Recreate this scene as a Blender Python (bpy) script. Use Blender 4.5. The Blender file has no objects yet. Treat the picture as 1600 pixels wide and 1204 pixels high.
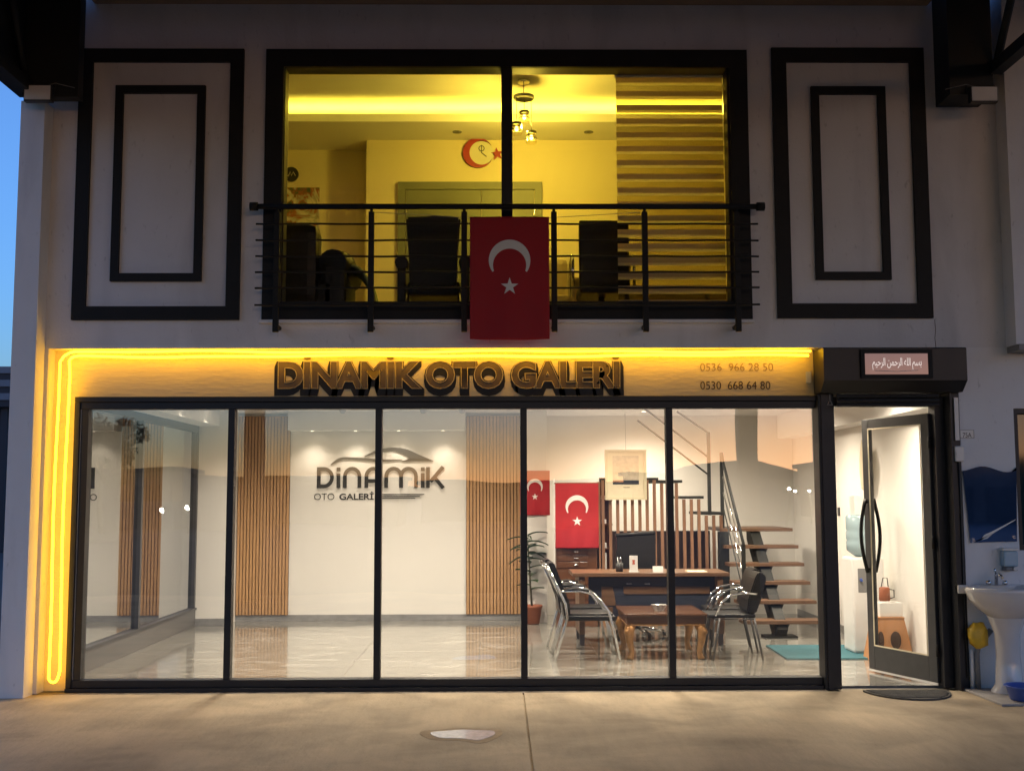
import bpy, bmesh, math, random
from mathutils import Vector, Matrix
random.seed(7)
S = bpy.context.scene
C = S.collection
R = math.radians

# ------------------------------------------------------------------ camera
cam_d = bpy.data.cameras.new('camera'); cam = bpy.data.objects.new('camera', cam_d); C.objects.link(cam)
cam_d.sensor_width = 36; cam_d.lens = 40.5; cam_d.clip_start = .05; cam_d.clip_end = 3000
yaw, pit, rol = R(.681), R(5.499), R(-.158)
fw = Vector((math.sin(yaw)*math.cos(pit), math.cos(yaw)*math.cos(pit), math.sin(pit)))
ri = Vector((math.cos(yaw), -math.sin(yaw), 0)); up = ri.cross(fw)
ri2 = ri*math.cos(rol)+up*math.sin(rol); up2 = up*math.cos(rol)-ri*math.sin(rol)
M = Matrix((ri2, up2, -fw)).transposed().to_4x4(); M.translation = (0, -9.78, 1.6)
cam.matrix_world = M
S.camera = cam

# ------------------------------------------------------------------ sky, sun, exposure
SUN_EL, SUN_AZ = 2.2, 160.0
W = bpy.data.worlds.new('World'); S.world = W; W.use_nodes = True
wn = W.node_tree
sky = wn.nodes.new('ShaderNodeTexSky'); sky.sky_type = 'NISHITA'; sky.sun_disc = False
sky.sun_elevation = R(SUN_EL); sky.sun_rotation = R(SUN_AZ); sky.air_density = 1.0; sky.dust_density = .5; sky.ozone_density = 5.0
bg = wn.nodes['Background']; bg.inputs['Strength'].default_value = .50
wb = wn.nodes.new('ShaderNodeMix'); wb.data_type = 'RGBA'; wb.blend_type = 'MULTIPLY'; wb.inputs[0].default_value = 1; wb.inputs[7].default_value = (1.12, .94, .93, 1)   # phone white balance
hs = wn.nodes.new('ShaderNodeHueSaturation'); hs.inputs['Saturation'].default_value = .93; wn.links.new(sky.outputs[0], hs.inputs['Color']); wn.links.new(hs.outputs[0], wb.inputs[6]); wn.links.new(wb.outputs[2], bg.inputs['Color'])
S.view_settings.view_transform = 'Standard'; S.view_settings.look = 'None'
S.view_settings.exposure = .28; S.view_settings.gamma = 1; S.view_settings.use_curve_mapping = False
S.cycles.use_denoising = True
S.cycles.caustics_reflective = False; S.cycles.caustics_refractive = False
S.cycles.max_bounces = 9; S.cycles.diffuse_bounces = 5; S.cycles.glossy_bounces = 5
S.cycles.transparent_max_bounces = 16; S.cycles.sample_clamp_indirect = 6.0

# ------------------------------------------------------------------ materials
MT = {}
def mat(name, col, rough=.6, metal=0., var=.08, scale=6., bump=0., bscale=40., stretch=(1, 1, 1), emit=None, es=0., trans=0., alpha=1., spec=.5, coat=0., sub=0.):
    if name in MT: return MT[name]
    m = bpy.data.materials.new(name); m.use_nodes = True; MT[name] = m
    nt = m.node_tree; p = nt.nodes['Principled BSDF']
    p.inputs['Roughness'].default_value = rough; p.inputs['Metallic'].default_value = metal
    p.inputs['Specular IOR Level'].default_value = spec; p.inputs['Coat Weight'].default_value = coat
    p.inputs['Transmission Weight'].default_value = trans
    if sub: p.inputs['Subsurface Weight'].default_value = sub
    tc = nt.nodes.new('ShaderNodeTexCoord'); mp = nt.nodes.new('ShaderNodeMapping'); mp.inputs['Scale'].default_value = stretch
    geo = nt.nodes.new('ShaderNodeNewGeometry')
    nt.links.new(geo.outputs['Position'], mp.inputs['Vector'])
    n = nt.nodes.new('ShaderNodeTexNoise'); n.inputs['Scale'].default_value = scale; n.inputs['Detail'].default_value = 6; n.inputs['Roughness'].default_value = .6
    nt.links.new(mp.outputs[0], n.inputs['Vector'])
    cr = nt.nodes.new('ShaderNodeValToRGB'); e = cr.color_ramp.elements
    e[0].position = .25; e[1].position = .75
    e[0].color = [max(0, c*(1-var)) for c in col]+[1]; e[1].color = [min(1, c*(1+var)) for c in col]+[1]
    nt.links.new(n.outputs['Fac'], cr.inputs[0]); nt.links.new(cr.outputs[0], p.inputs['Base Color'])
    rr = nt.nodes.new('ShaderNodeMapRange'); rr.inputs['To Min'].default_value = max(.02, rough*.85); rr.inputs['To Max'].default_value = min(1, rough*1.15)
    nt.links.new(n.outputs['Fac'], rr.inputs['Value']); nt.links.new(rr.outputs[0], p.inputs['Roughness'])
    if bump:
        n2 = nt.nodes.new('ShaderNodeTexNoise'); n2.inputs['Scale'].default_value = bscale; n2.inputs['Detail'].default_value = 5
        nt.links.new(mp.outputs[0], n2.inputs['Vector'])
        b = nt.nodes.new('ShaderNodeBump'); b.inputs['Strength'].default_value = bump; b.inputs['Distance'].default_value = .01
        nt.links.new(n2.outputs['Fac'], b.inputs['Height']); nt.links.new(b.outputs[0], p.inputs['Normal'])
    if emit:
        p.inputs['Emission Color'].default_value = (*emit, 1); p.inputs['Emission Strength'].default_value = es
    return m
def glass(name, tint=(1, 1, 1), ior=1.5, wob=0., add=0., gtint=(1, 1, 1)):
    m = bpy.data.materials.new(name); m.use_nodes = True; MT[name] = m; nt = m.node_tree
    nt.nodes.remove(nt.nodes['Principled BSDF']); out = nt.nodes['Material Output']
    t = nt.nodes.new('ShaderNodeBsdfTransparent'); t.inputs[0].default_value = (*tint, 1)
    g = nt.nodes.new('ShaderNodeBsdfGlossy'); g.inputs['Roughness'].default_value = .0; g.inputs[0].default_value = (*gtint, 1)
    f = nt.nodes.new('ShaderNodeFresnel'); f.inputs['IOR'].default_value = ior
    mx = nt.nodes.new('ShaderNodeMixShader')
    geo = nt.nodes.new('ShaderNodeNewGeometry')
    if wob:
        n = nt.nodes.new('ShaderNodeTexNoise'); n.inputs['Scale'].default_value = 1.1; n.inputs['Detail'].default_value = 1
        nt.links.new(geo.outputs['Position'], n.inputs['Vector'])
        b = nt.nodes.new('ShaderNodeBump'); b.inputs['Strength'].default_value = 1; b.inputs['Distance'].default_value = wob
        nt.links.new(n.outputs['Fac'], b.inputs['Height']); nt.links.new(b.outputs[0], g.inputs['Normal'])
    # front faces reflect, the back face of the sheet only lets light through
    a = nt.nodes.new('ShaderNodeMath'); a.operation = 'ADD'; a.inputs[1].default_value = add; a.use_clamp = True
    bk = nt.nodes.new('ShaderNodeMath'); bk.operation = 'SUBTRACT'; bk.inputs[0].default_value = 1; nt.links.new(geo.outputs['Backfacing'], bk.inputs[1])
    ml = nt.nodes.new('ShaderNodeMath'); ml.operation = 'MULTIPLY'
    nt.links.new(f.outputs[0], a.inputs[0]); nt.links.new(a.outputs[0], ml.inputs[0]); nt.links.new(bk.outputs[0], ml.inputs[1]); a = ml
    nt.links.new(a.outputs[0], mx.inputs[0]); nt.links.new(t.outputs[0], mx.inputs[1]); nt.links.new(g.outputs[0], mx.inputs[2])
    nt.links.new(mx.outputs[0], out.inputs['Surface'])
    return m
def emis(name, col, st):
    m = bpy.data.materials.new(name); m.use_nodes = True; MT[name] = m; nt = m.node_tree
    nt.nodes.remove(nt.nodes['Principled BSDF']); e = nt.nodes.new('ShaderNodeEmission')
    e.inputs[0].default_value = (*col, 1); e.inputs[1].default_value = st
    nt.links.new(e.outputs[0], nt.nodes['Material Output'].inputs['Surface']); return m

def stain(nt, base, g, scale, lo, hi, dark, stretch, dist=.6, det=5):
    mp = nt.nodes.new('ShaderNodeMapping'); mp.inputs['Scale'].default_value = stretch; n = nt.nodes.new('ShaderNodeTexNoise'); n.inputs['Scale'].default_value = scale; n.inputs['Detail'].default_value = det; n.inputs['Distortion'].default_value = dist
    r = nt.nodes.new('ShaderNodeMapRange'); r.inputs['From Min'].default_value = lo; r.inputs['From Max'].default_value = hi; r.inputs['To Min'].default_value = 1; r.inputs['To Max'].default_value = dark
    m = nt.nodes.new('ShaderNodeMix'); m.data_type = 'RGBA'; m.blend_type = 'MULTIPLY'; m.inputs[0].default_value = 1
    nt.links.new(g.outputs['Position'], mp.inputs[0]); nt.links.new(mp.outputs[0], n.inputs['Vector']); nt.links.new(n.outputs['Fac'], r.inputs['Value']); nt.links.new(base, m.inputs[6]); nt.links.new(r.outputs[0], m.inputs[7]); return m.outputs[2]
STAIN = stain
plaster = mat('painted plaster', (.72, .70, .70), .85, var=.06, scale=1.6, bump=.25, bscale=55)
white_plaster = mat('white painted plaster', (.78, .77, .77), .8, var=.05, scale=1.5, bump=.2, bscale=50)
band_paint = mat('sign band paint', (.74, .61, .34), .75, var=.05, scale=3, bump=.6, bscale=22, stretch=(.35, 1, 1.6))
for m_ in (plaster, white_plaster):
    nt = m_.node_tree; p = nt.nodes['Principled BSDF']; base = p.inputs['Base Color'].links[0].from_socket; g = nt.nodes.new('ShaderNodeNewGeometry')
    base = STAIN(nt, base, g, 1.4, .52, .75, .84, (1.6, 1, .35), .8, 7); base = STAIN(nt, base, g, 24, .66, .78, .78, (1, 1, .5), 0, 3); nt.links.new(base, p.inputs['Base Color'])
black_trim = mat('black trim paint', (.017, .016, .015), .6, var=.25, scale=5, bump=.08, spec=.22)
alu = mat('anthracite aluminium', (.015, .0155, .018), .42, metal=0, var=.2, scale=9, bump=.03, spec=.35)
alu2 = mat('grey aluminium', (.055, .055, .057), .4, var=.15, scale=9)
steel_dark = mat('dark painted steel', (.010, .011, .010), .6, var=.3, scale=5)
concrete = mat('brushed concrete', (.55, .435, .285), .78, var=.2, scale=1.1, bump=.45, bscale=30, stretch=(1, .35, 1))
nt = concrete.node_tree; p = nt.nodes['Principled BSDF']; base = p.inputs['Base Color'].links[0].from_socket; g = nt.nodes.new('ShaderNodeNewGeometry')
base = stain(nt, base, g, .5, .42, .66, .60, (1, 1, 1), 1.0, 4); base = stain(nt, base, g, 1.7, .46, .66, .76, (.9, 1.1, 1), .5, 7); base = stain(nt, base, g, 7, .45, .7, .92, (2.4, .3, 1), .2, 4)
base = stain(nt, base, g, 75, .60, .74, .72, (1, 1, 1), 0, 2)
nt.links.new(base, p.inputs['Base Color'])
int_wall = mat('cream emulsion', (.76, .74, .70), .8, var=.02, scale=2)
ceil_m = mat('ceiling paint', (.78, .77, .75), .85, var=.02, scale=2)
marble = mat('polished grey marble', (.36, .355, .335), .07, var=.30, scale=2.2, stretch=(.6, 2.2, 1), coat=.6)
nt = marble.node_tree; p = nt.nodes['Principled BSDF']; g = nt.nodes.new('ShaderNodeNewGeometry'); mp = nt.nodes.new('ShaderNodeMapping'); mp.inputs['Scale'].default_value = (.5, 1.7, 1); mp.inputs['Rotation'].default_value = (0, 0, .25)
w = nt.nodes.new('ShaderNodeTexNoise'); w.inputs['Scale'].default_value = 3.0; w.inputs['Detail'].default_value = 9; w.inputs['Distortion'].default_value = 1.6; w.inputs['Roughness'].default_value = .65
cr = nt.nodes.new('ShaderNodeValToRGB'); e = cr.color_ramp.elements; e[0].position = .3; e[0].color = (.10, .098, .09, 1); e[1].position = .72; e[1].color = (.36, .352, .33, 1)
for q, c in ((.47, (.24, .235, .215, 1)), (.50, (.09, .087, .075, 1)), (.525, (.26, .255, .235, 1))): x = e.new(q); x.color = c
nt.links.new(g.outputs['Position'], mp.inputs[0]); nt.links.new(mp.outputs[0], w.inputs['Vector']); nt.links.new(w.outputs['Fac'], cr.inputs[0]); nt.links.new(cr.outputs[0], p.inputs['Base Color'])
rr = nt.nodes.new('ShaderNodeMapRange'); rr.inputs['From Min'].default_value = .35; rr.inputs['From Max'].default_value = .65; rr.inputs['To Min'].default_value = .03; rr.inputs['To Max'].default_value = .20
nt.links.new(w.outputs['Fac'], rr.inputs['Value']); nt.links.new(rr.outputs[0], p.inputs['Roughness']); p.inputs['Coat Weight'].default_value = .25; p.inputs['Coat Roughness'].default_value = .06
bb = nt.nodes.new('ShaderNodeBump'); bb.inputs['Strength'].default_value = .06; bb.inputs['Distance'].default_value = .01; nt.links.new(w.outputs['Fac'], bb.inputs['Height']); nt.links.new(bb.outputs[0], p.inputs['Normal'])
grout = mat('grout', (.16, .155, .15), .8)
skirt_m = mat('grey skirting', (.25, .25, .25), .3, var=.3, scale=7)
wood_slat = mat('warm wood slat', (.45, .26, .12), .5, var=.18, scale=5, stretch=(8, 8, .5))
felt = mat('dark felt backing', (.08, .045, .022), .95)
wood_stair = mat('stair oak', (.13, .068, .036), .45, var=.25, scale=4, stretch=(.5, 6, 6))
wood_dark = mat('reddish wood slat', (.22, .11, .06), .5, var=.3, scale=5, stretch=(7, 7, .6))
wood_desk = mat('desk walnut', (.13, .068, .035), .35, var=.3, scale=4, stretch=(.6, 6, 6))
mahog = mat('mahogany', (.10, .042, .02), .25, var=.3, scale=5, stretch=(.6, 5, 5), coat=.4)
gilt = mat('gilded wood', (.40, .20, .07), .35, metal=.35, var=.4, scale=20)
navy = mat('navy laminate', (.022, .026, .042), .4)
leather = mat('black leather', (.009, .0085, .008), .42, var=.3, scale=30, bump=.2, bscale=120, spec=.35)
chrome = mat('chrome', (.75, .75, .75), .12, metal=1, var=.03)
flag_red = mat('red flag cloth', (.36, .010, .016), .75, var=.08, scale=8, bump=.15, bscale=300)
flag_white = mat('white flag print', (.72, .70, .67), .75)
terracotta = mat('terracotta', (.24, .075, .035), .7)
soil = mat('soil', (.03, .02, .015), .95)
leaf = mat('leaf green', (.035, .075, .025), .4, var=.4, scale=12)
stem_m = mat('plant stem', (.07, .06, .03), .7)
cream_paper = mat('cream paper', (.70, .62, .45), .6, var=.08, scale=8)
white_pl = mat('white plastic', (.74, .73, .70), .35, var=.03)
grey_pl = mat('grey plastic', (.20, .20, .20), .45)
dark_pl = mat('dark plastic', (.03, .03, .03), .4)
bluepl = mat('blue plastic', (.06, .12, .45), .35, var=.1)
yellow_pl = mat('yellow plastic', (.65, .42, .03), .45, var=.15, scale=20, bump=.3)
porcelain = mat('sink porcelain', (.66, .64, .62), .12, var=.05, scale=5, coat=.5)
brown_pl = mat('tan stool plastic', (.42, .20, .085), .55, var=.12, scale=9)
teal = mat('teal rug pile', (.04, .145, .18), .95, var=.2, scale=40, bump=.8, bscale=300)
rubber = mat('grey doormat', (.10, .095, .085), .95, var=.35, scale=18, bump=.9, bscale=180)
paint_dark = mat('sign letter brown', (.125, .085, .04), .6, var=.4, scale=6)
paint_black = mat('sign letter black', (.010, .008, .006), .6)
paint_line = mat('sign letter outline', (.62, .50, .28), .6)
phone_ink = mat('phone number ink', (.06, .03, .012), .6)
logo_m = mat('logo charcoal', (.02, .019, .018), .5)
door_olive = mat('olive door paint', (.16, .17, .11), .5, var=.08)
yellow_wall = mat('office emulsion', (.72, .64, .40), .8, var=.03, scale=1)
off_floor = mat('office floor', (.30, .24, .17), .4)
def cloth(name, col, tr):
    m = bpy.data.materials.new(name); m.use_nodes = True; MT[name] = m; nt = m.node_tree; nt.nodes.remove(nt.nodes['Principled BSDF'])
    d = nt.nodes.new('ShaderNodeBsdfDiffuse'); t = nt.nodes.new('ShaderNodeBsdfTranslucent'); mx = nt.nodes.new('ShaderNodeMixShader')
    geo = nt.nodes.new('ShaderNodeNewGeometry'); n = nt.nodes.new('ShaderNodeTexNoise'); n.inputs['Scale'].default_value = 60; nt.links.new(geo.outputs['Position'], n.inputs['Vector'])
    cr = nt.nodes.new('ShaderNodeValToRGB'); cr.color_ramp.elements[0].color = [c*.9 for c in col]+[1]; cr.color_ramp.elements[1].color = [min(1, c*1.08) for c in col]+[1]
    nt.links.new(n.outputs['Fac'], cr.inputs[0]); nt.links.new(cr.outputs[0], d.inputs[0]); nt.links.new(cr.outputs[0], t.inputs[0])
    mx.inputs[0].default_value = tr; nt.links.new(d.outputs[0], mx.inputs[1]); nt.links.new(t.outputs[0], mx.inputs[2]); nt.links.new(mx.outputs[0], nt.nodes['Material Output'].inputs['Surface']); return m
blind_op = cloth('opaque blind cloth', (.62, .52, .34), .5)
blind_mid = cloth('pleated blind edge', (.88, .82, .6), .75)
sky_blue_bottle = glass('water bottle plastic', (.80, .90, .96), 1.35)
crystal = glass('crystal glass', (.9, .85, .7), 1.5)
pane_m = glass('shopfront glass', (.985, .99, .985), 2.35, wob=.0035)
pane_up = glass('window glass', (.97, .97, .96), 1.4, wob=.002)
side_pane = glass('reflective side glass', (.55, .56, .56), 1.5, add=.42, gtint=(.93, .94, .93))
door_pane = glass('door glass', (.99, .99, .985), 1.4)
mirror_m = mat('old mirror', (.30, .35, .48), .03, metal=1, var=.15, scale=4)
plaque_m = mat('smoked mirror plaque', (.13, .095, .09), .04, metal=1, var=.05)
sheer = glass('sheer blind cloth', (.78, .74, .60), 1.05)
neon_m = emis('amber neon', (1.0, .50, .014), 8.8)
cove_m = emis('yellow cove strip', (1.0, .72, .055), 55)
lamp_m = emis('warm downlight lens', (1.0, .84, .62), 14)
bulb_m = emis('yellow bulb', (1.0, .72, .2), 9)
street_m = emis('street lamp lens', (1.0, .93, .8), 260)
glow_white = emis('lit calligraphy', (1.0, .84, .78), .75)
flood_lens = mat('unlit floodlight glass', (.80, .76, .72), .3)

# ------------------------------------------------------------------ mesh helpers
def wloc(o):
    v = Vector((0, 0, 0))
    while o is not None: v += o.location; o = o.parent
    return v
class MB:
    def __init__(s): s.bm = bmesh.new()
    def box(s, x0, x1, y0, y1, z0, z1, bev=0.):
        b = bmesh.new() if bev else s.bm
        r = bmesh.ops.create_cube(b, size=1)
        for v in r['verts']:
            v.co = Vector(((x0+x1)/2+v.co.x*(x1-x0), (y0+y1)/2+v.co.y*(y1-y0), (z0+z1)/2+v.co.z*(z1-z0)))
        if bev:
            bmesh.ops.bevel(b, geom=b.edges[:], offset=bev, segments=2, affect='EDGES', profile=.6)
            s.join(b)
        return s
    def join(s, b):
        me = bpy.data.meshes.new('tmp'); b.to_mesh(me); b.free(); s.bm.from_mesh(me); bpy.data.meshes.remove(me)
    def mesh(s, me, M=None):
        n = len(s.bm.verts); s.bm.from_mesh(me)
        if M is not None:
            s.bm.verts.ensure_lookup_table()
            for v in s.bm.verts[n:]: v.co = M @ v.co
        return s
    def tube(s, pts, r, n=8, closed=False, caps=True):
        P = [Vector(p) for p in pts]; rings = []; L = len(P)
        prev = None
        for i, p in enumerate(P):
            a = P[(i-1) % L] if (closed or i > 0) else p; b = P[(i+1) % L] if (closed or i < L-1) else p
            t = (b-a).normalized()
            if prev is None:
                ref = Vector((0, 0, 1)) if abs(t.z) < .9 else Vector((1, 0, 0)); u = t.cross(ref).normalized()
            else: u = (prev-t*prev.dot(t)).normalized()
            prev = u; w = t.cross(u); rr = r[i] if isinstance(r, (list, tuple)) else r
            rings.append([s.bm.verts.new(p+(u*math.cos(k*2*math.pi/n)+w*math.sin(k*2*math.pi/n))*rr) for k in range(n)])
        for i in range(L if closed else L-1):
            A, B = rings[i], rings[(i+1) % L]
            for k in range(n): f = s.bm.faces.new((A[k], A[(k+1) % n], B[(k+1) % n], B[k])); f.smooth = True
        if caps and not closed: s.bm.faces.new(rings[0][::-1]); s.bm.faces.new(rings[-1])
        return s
    def bar(s, p0, p1, w, h=None):
        h = h or w; return s.tube([p0, p1], max(w, h)/1.414, 4) if w == h else s.tube([p0, p1], w/1.414, 4)
    def lathe(s, prof, cx, cy, n=24, sx=1., sy=1., cap=True):
        rings = []
        for r, z in prof: rings.append([s.bm.verts.new((cx+r*sx*math.cos(k*2*math.pi/n), cy+r*sy*math.sin(k*2*math.pi/n), z)) for k in range(n)])
        for A, B in zip(rings, rings[1:]):
            for k in range(n): f = s.bm.faces.new((A[k], A[(k+1) % n], B[(k+1) % n], B[k])); f.smooth = True
        if cap: s.bm.faces.new(rings[0][::-1]); s.bm.faces.new(rings[-1])
        return s
    def prism(s, pts, d0, d1, ax='y'):
        """outline given in the two other axes, extruded along ax"""
        def mk(a, b, d): return {'y': (a, d, b), 'x': (d, a, b), 'z': (a, b, d)}[ax]
        A = [s.bm.verts.new(mk(a, b, d0)) for a, b in pts]; B = [s.bm.verts.new(mk(a, b, d1)) for a, b in pts]
        n = len(pts)
        s.bm.faces.new(A); s.bm.faces.new(B[::-1])
        for k in range(n): s.bm.faces.new((A[k], B[k], B[(k+1) % n], A[(k+1) % n]))
        return s
    def frame(s, x0, x1, z0, z1, w, y0, y1, step=0.):
        """mitred rectangular moulding in the xz plane, with an optional raised lip"""
        o = [(x0, z0), (x1, z0), (x1, z1), (x0, z1)]; i = [(x0+w, z0+w), (x1-w, z0+w), (x1-w, z1-w), (x0+w, z1-w)]
        for k in range(4):
            j = (k+1) % 4; s.prism([o[k], o[j], i[j], i[k]], y0, y1)
        return s
    def grid(s, nx, nz, fn):
        V = [[s.bm.verts.new(fn(i/nx, j/nz)) for i in range(nx+1)] for j in range(nz+1)]
        for j in range(nz):
            for i in range(nx): f = s.bm.faces.new((V[j][i], V[j][i+1], V[j+1][i+1], V[j+1][i])); f.smooth = True
        return s
    def build(s, name, m, parent=None, smooth=False, solid=0.):
        bmesh.ops.recalc_face_normals(s.bm, faces=s.bm.faces[:])
        me = bpy.data.meshes.new(name); 
        if parent is not None: bmesh.ops.translate(s.bm, verts=s.bm.verts[:], vec=-wloc(parent))
        s.bm.to_mesh(me); s.bm.free(); me.materials.append(m)
        o = bpy.data.objects.new(name, me); C.objects.link(o)
        if parent is not None: o.parent = parent
        if solid:
            md = o.modifiers.new('thick', 'SOLIDIFY'); md.thickness = solid; md.offset = 0
        return o
def tag(o, label, cat, group=None):
    o['label'] = label; o['category'] = cat
    if group: o['group'] = group
    return o
def thing(name, label, cat, loc=(0, 0, 0), group=None):
    o = bpy.data.objects.new(name, None); C.objects.link(o); o.location = loc; o.empty_display_size = .1
    return tag(o, label, cat, group)
def struct(o): o['kind'] = 'structure'; return o
def inst(name, me, parent, loc):
    o = bpy.data.objects.new(name, me); C.objects.link(o); o.parent = parent; o.location = Vector(loc)-wloc(parent); return o
def B(name, m, parent, *a, bev=0.): return MB().box(*a, bev=bev).build(name, m, parent)
def text_mesh(body, size=1., offset=0., extrude=0., fill='BOTH', bevel=0., spacing=1.):
    cu = bpy.data.curves.new('t', 'FONT'); cu.body = body; cu.size = size; cu.offset = offset; cu.extrude = extrude
    cu.fill_mode = fill; cu.bevel_depth = bevel; cu.space_character = spacing; cu.resolution_u = 4; cu.bevel_resolution = 0
    o = bpy.data.objects.new('t', cu); C.objects.link(o)
    dg = bpy.context.evaluated_depsgraph_get(); dg.update()
    me = bpy.data.meshes.new_from_object(o.evaluated_get(dg)); bpy.data.objects.remove(o); bpy.data.curves.remove(cu)
    return me
def bounds(me):
    xs = [v.co.x for v in me.vertices]; ys = [v.co.y for v in me.vertices]; return min(xs), max(xs), min(ys), max(ys)
def text_on_wall(body, x0, x1, z0, z1, y, ref=None, **k):
    """flat lettering standing in the xz plane, facing -y, fitted to a rectangle"""
    me = text_mesh(body, **k); b = bounds(ref or me)
    sx = (x1-x0)/(b[1]-b[0]); sz = (z1-z0)/(b[3]-b[2])
    for v in me.vertices: v.co = Vector((x0+(v.co.x-b[0])*sx, y-v.co.z, z0+(v.co.y-b[2])*sz))
    return me
def from_mesh(name, me, m, parent): return MB().mesh(me).build(name, m, parent)
def light(name, kind, loc, energy, col, parent=None, size=.1, spot=None, rot=(0, 0, 0), blend=.6):
    l = bpy.data.lights.new(name, kind); l.energy = energy; l.color = col
    if kind == 'SPOT': l.spot_size = R(spot); l.spot_blend = blend; l.shadow_soft_size = size
    elif kind == 'AREA': l.shape = 'DISK'; l.size = size
    else: l.shadow_soft_size = size
    o = bpy.data.objects.new(name, l); C.objects.link(o)
    o.location = Vector(loc)-(wloc(parent) if parent else Vector()); o.rotation_euler = rot
    if parent: o.parent = parent
    return o

# ================================================================== GROUND
struct(MB().box(-700, 700, -700, 500, -.6, -.02).build('ground', mat('yard asphalt', (.10, .095, .09), .9, var=.25, scale=.6, bump=.3, bscale=20)))
fore = struct(B('forecourt', concrete, None, -9, 9.2, -9.5, .05, -.3, -.015))
for i, (a, b) in enumerate([(-9, -4.412), (-4.4, .194), (.206, 4.9), (4.912, 9.2)]):
    for c, d in [(-9.5, -4.71), (-4.7, -.13)]:
        B('concrete_slab', concrete, fore, a, b, c, d, -.1, 0., bev=.006)
B('threshold_strip', mat('cracked cement strip', (.24, .20, .16), .9, var=.5, scale=14, bump=1, bscale=40), fore, -3.8, 2.72, -.125, .02, -.1, -.004)
# wet patch
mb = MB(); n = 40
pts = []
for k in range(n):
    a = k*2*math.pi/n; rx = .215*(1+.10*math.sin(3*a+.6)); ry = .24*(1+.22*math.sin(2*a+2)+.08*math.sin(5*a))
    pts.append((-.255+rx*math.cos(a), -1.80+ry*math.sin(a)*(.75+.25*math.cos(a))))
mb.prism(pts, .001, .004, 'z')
pud = thing('puddle', 'small puddle with painted sheen on the concrete in front of the shopfront', 'puddle', (-.255, -1.8, 0))
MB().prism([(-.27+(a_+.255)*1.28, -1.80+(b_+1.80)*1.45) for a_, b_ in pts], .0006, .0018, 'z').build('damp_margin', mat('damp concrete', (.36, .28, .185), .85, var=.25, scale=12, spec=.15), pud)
mb.build('water', mat('puddle with painted sheen', (.55, .51, .46), .2, var=.25, scale=22, coat=.9), pud)  # pale base colour puts the bright reflection into the water itself

# ================================================================== BUILDING SHELL
bld = thing('gallery_building', 'two storey white showroom building with black trim and lit interior', 'building', (0, 0, 0))
FY, RY = -.10, 0.05          # outer wall face, recessed face
WX0, WX1, WZ0, WZ1 = -1.97, 2.12, 3.11, 5.43   # upper opening
def wall(*a, m=plaster, name='wall'): return B(name, m, bld, *a)
wall(-3.79, WX0, FY, .14, 2.85, 5.95); wall(WX1, 4.32, FY, .14, 2.85, 5.95)
wall(WX0, WX1, FY, .14, 2.85, WZ0); wall(WX0, WX1, FY, .14, WZ1, 5.95)
wall(-4.02, -3.79, FY, .14, 0, 5.95, name='wall_strip')
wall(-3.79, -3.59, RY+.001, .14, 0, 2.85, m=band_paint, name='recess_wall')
wall(-4.02, -3.82, -.29, FY, -.01, 4.93, m=white_plaster, name='pilaster')
wall(3.90, 4.36, FY, .14, 0, 2.85, m=white_plaster); wall(4.36, 12, FY, .14, 2.33, 2.85, m=white_plaster); wall(5.6, 12, FY, .14, 1.14, 2.33, m=white_plaster)
wall(4.36, 12, FY, .14, 0, 1.14, m=white_plaster)
wall(4.32, 12, -.30, .14, 2.852, 5.95, m=white_plaster, name='pilaster')
B('ledge', grey_pl, bld, 4.33, 12, -.33, FY, 2.80, 2.85)
B('top_beam', mat('brown cornice', (.20, .15, .11), .7), bld, -3.5, 3.76, -.22, FY, 5.86, 5.95, bev=.008)
# outer flank walls and roof so the rooms are closed
wall(-4.02, -3.88, .14, 6.5, 2.72, 5.95, name='flank_wall'); wall(-4.02, -3.8, 5.0, 6.5, 0, 2.72, name='flank_wall')
wall(4.12, 4.36, .14, 6.5, 0, 5.95, name='flank_wall'); wall(-4.02, 4.36, 6.2, 6.5, 0, 5.95, name='rear_wall')
B('roof_slab', steel_dark, bld, -4.02, 12, -.1, 6.5, 5.952, 6.05)
B('floor_slab', ceil_m, bld, -3.88, 4.12, .14, 6.2, 2.72, 3.04)
# crack in the plaster next to the right moulding and small stains
mb = MB().tube([(3.72, -.1005, 3.09), (3.725, -.1005, 3.0), (3.716, -.1005, 2.93), (3.722, -.1005, 2.85)], .0025, 4); mb.build('plaster_crack', felt, bld)

# decorative mouldings
for nm, lb, a in [('wall_moulding', 'large black rectangular moulding on the wall left of the upper window', (-3.60, -2.19, 3.09, 5.45, .115)),
                  ('wall_moulding', 'narrow black rectangular moulding inside the large left moulding', (-3.285, -2.515, 3.42, 5.125, .068)),
                  ('wall_moulding', 'large black rectangular moulding on the wall right of the upper window', (2.375, 3.70, 3.10, 5.47, .125)),
                  ('wall_moulding', 'narrow black rectangular moulding inside the large right moulding', (2.71, 3.355, 3.43, 5.125, .068))]:
    t = thing(nm, lb, 'moulding', (a[0], FY, a[2]), 'black mouldings on the upper wall')
    x0, x1, z0, z1, w = a
    o = [(x0, z0), (x1, z0), (x1, z1), (x0, z1)]; i = [(x0+w, z0+w), (x1-w, z0+w), (x1-w, z1-w), (x0+w, z1-w)]
    for k in range(4):
        j = (k+1) % 4; mb = MB().prism([o[k], o[j], i[j], i[k]], FY-.035, FY-.001)
        mb.build('moulding_strip', black_trim, t)

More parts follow.
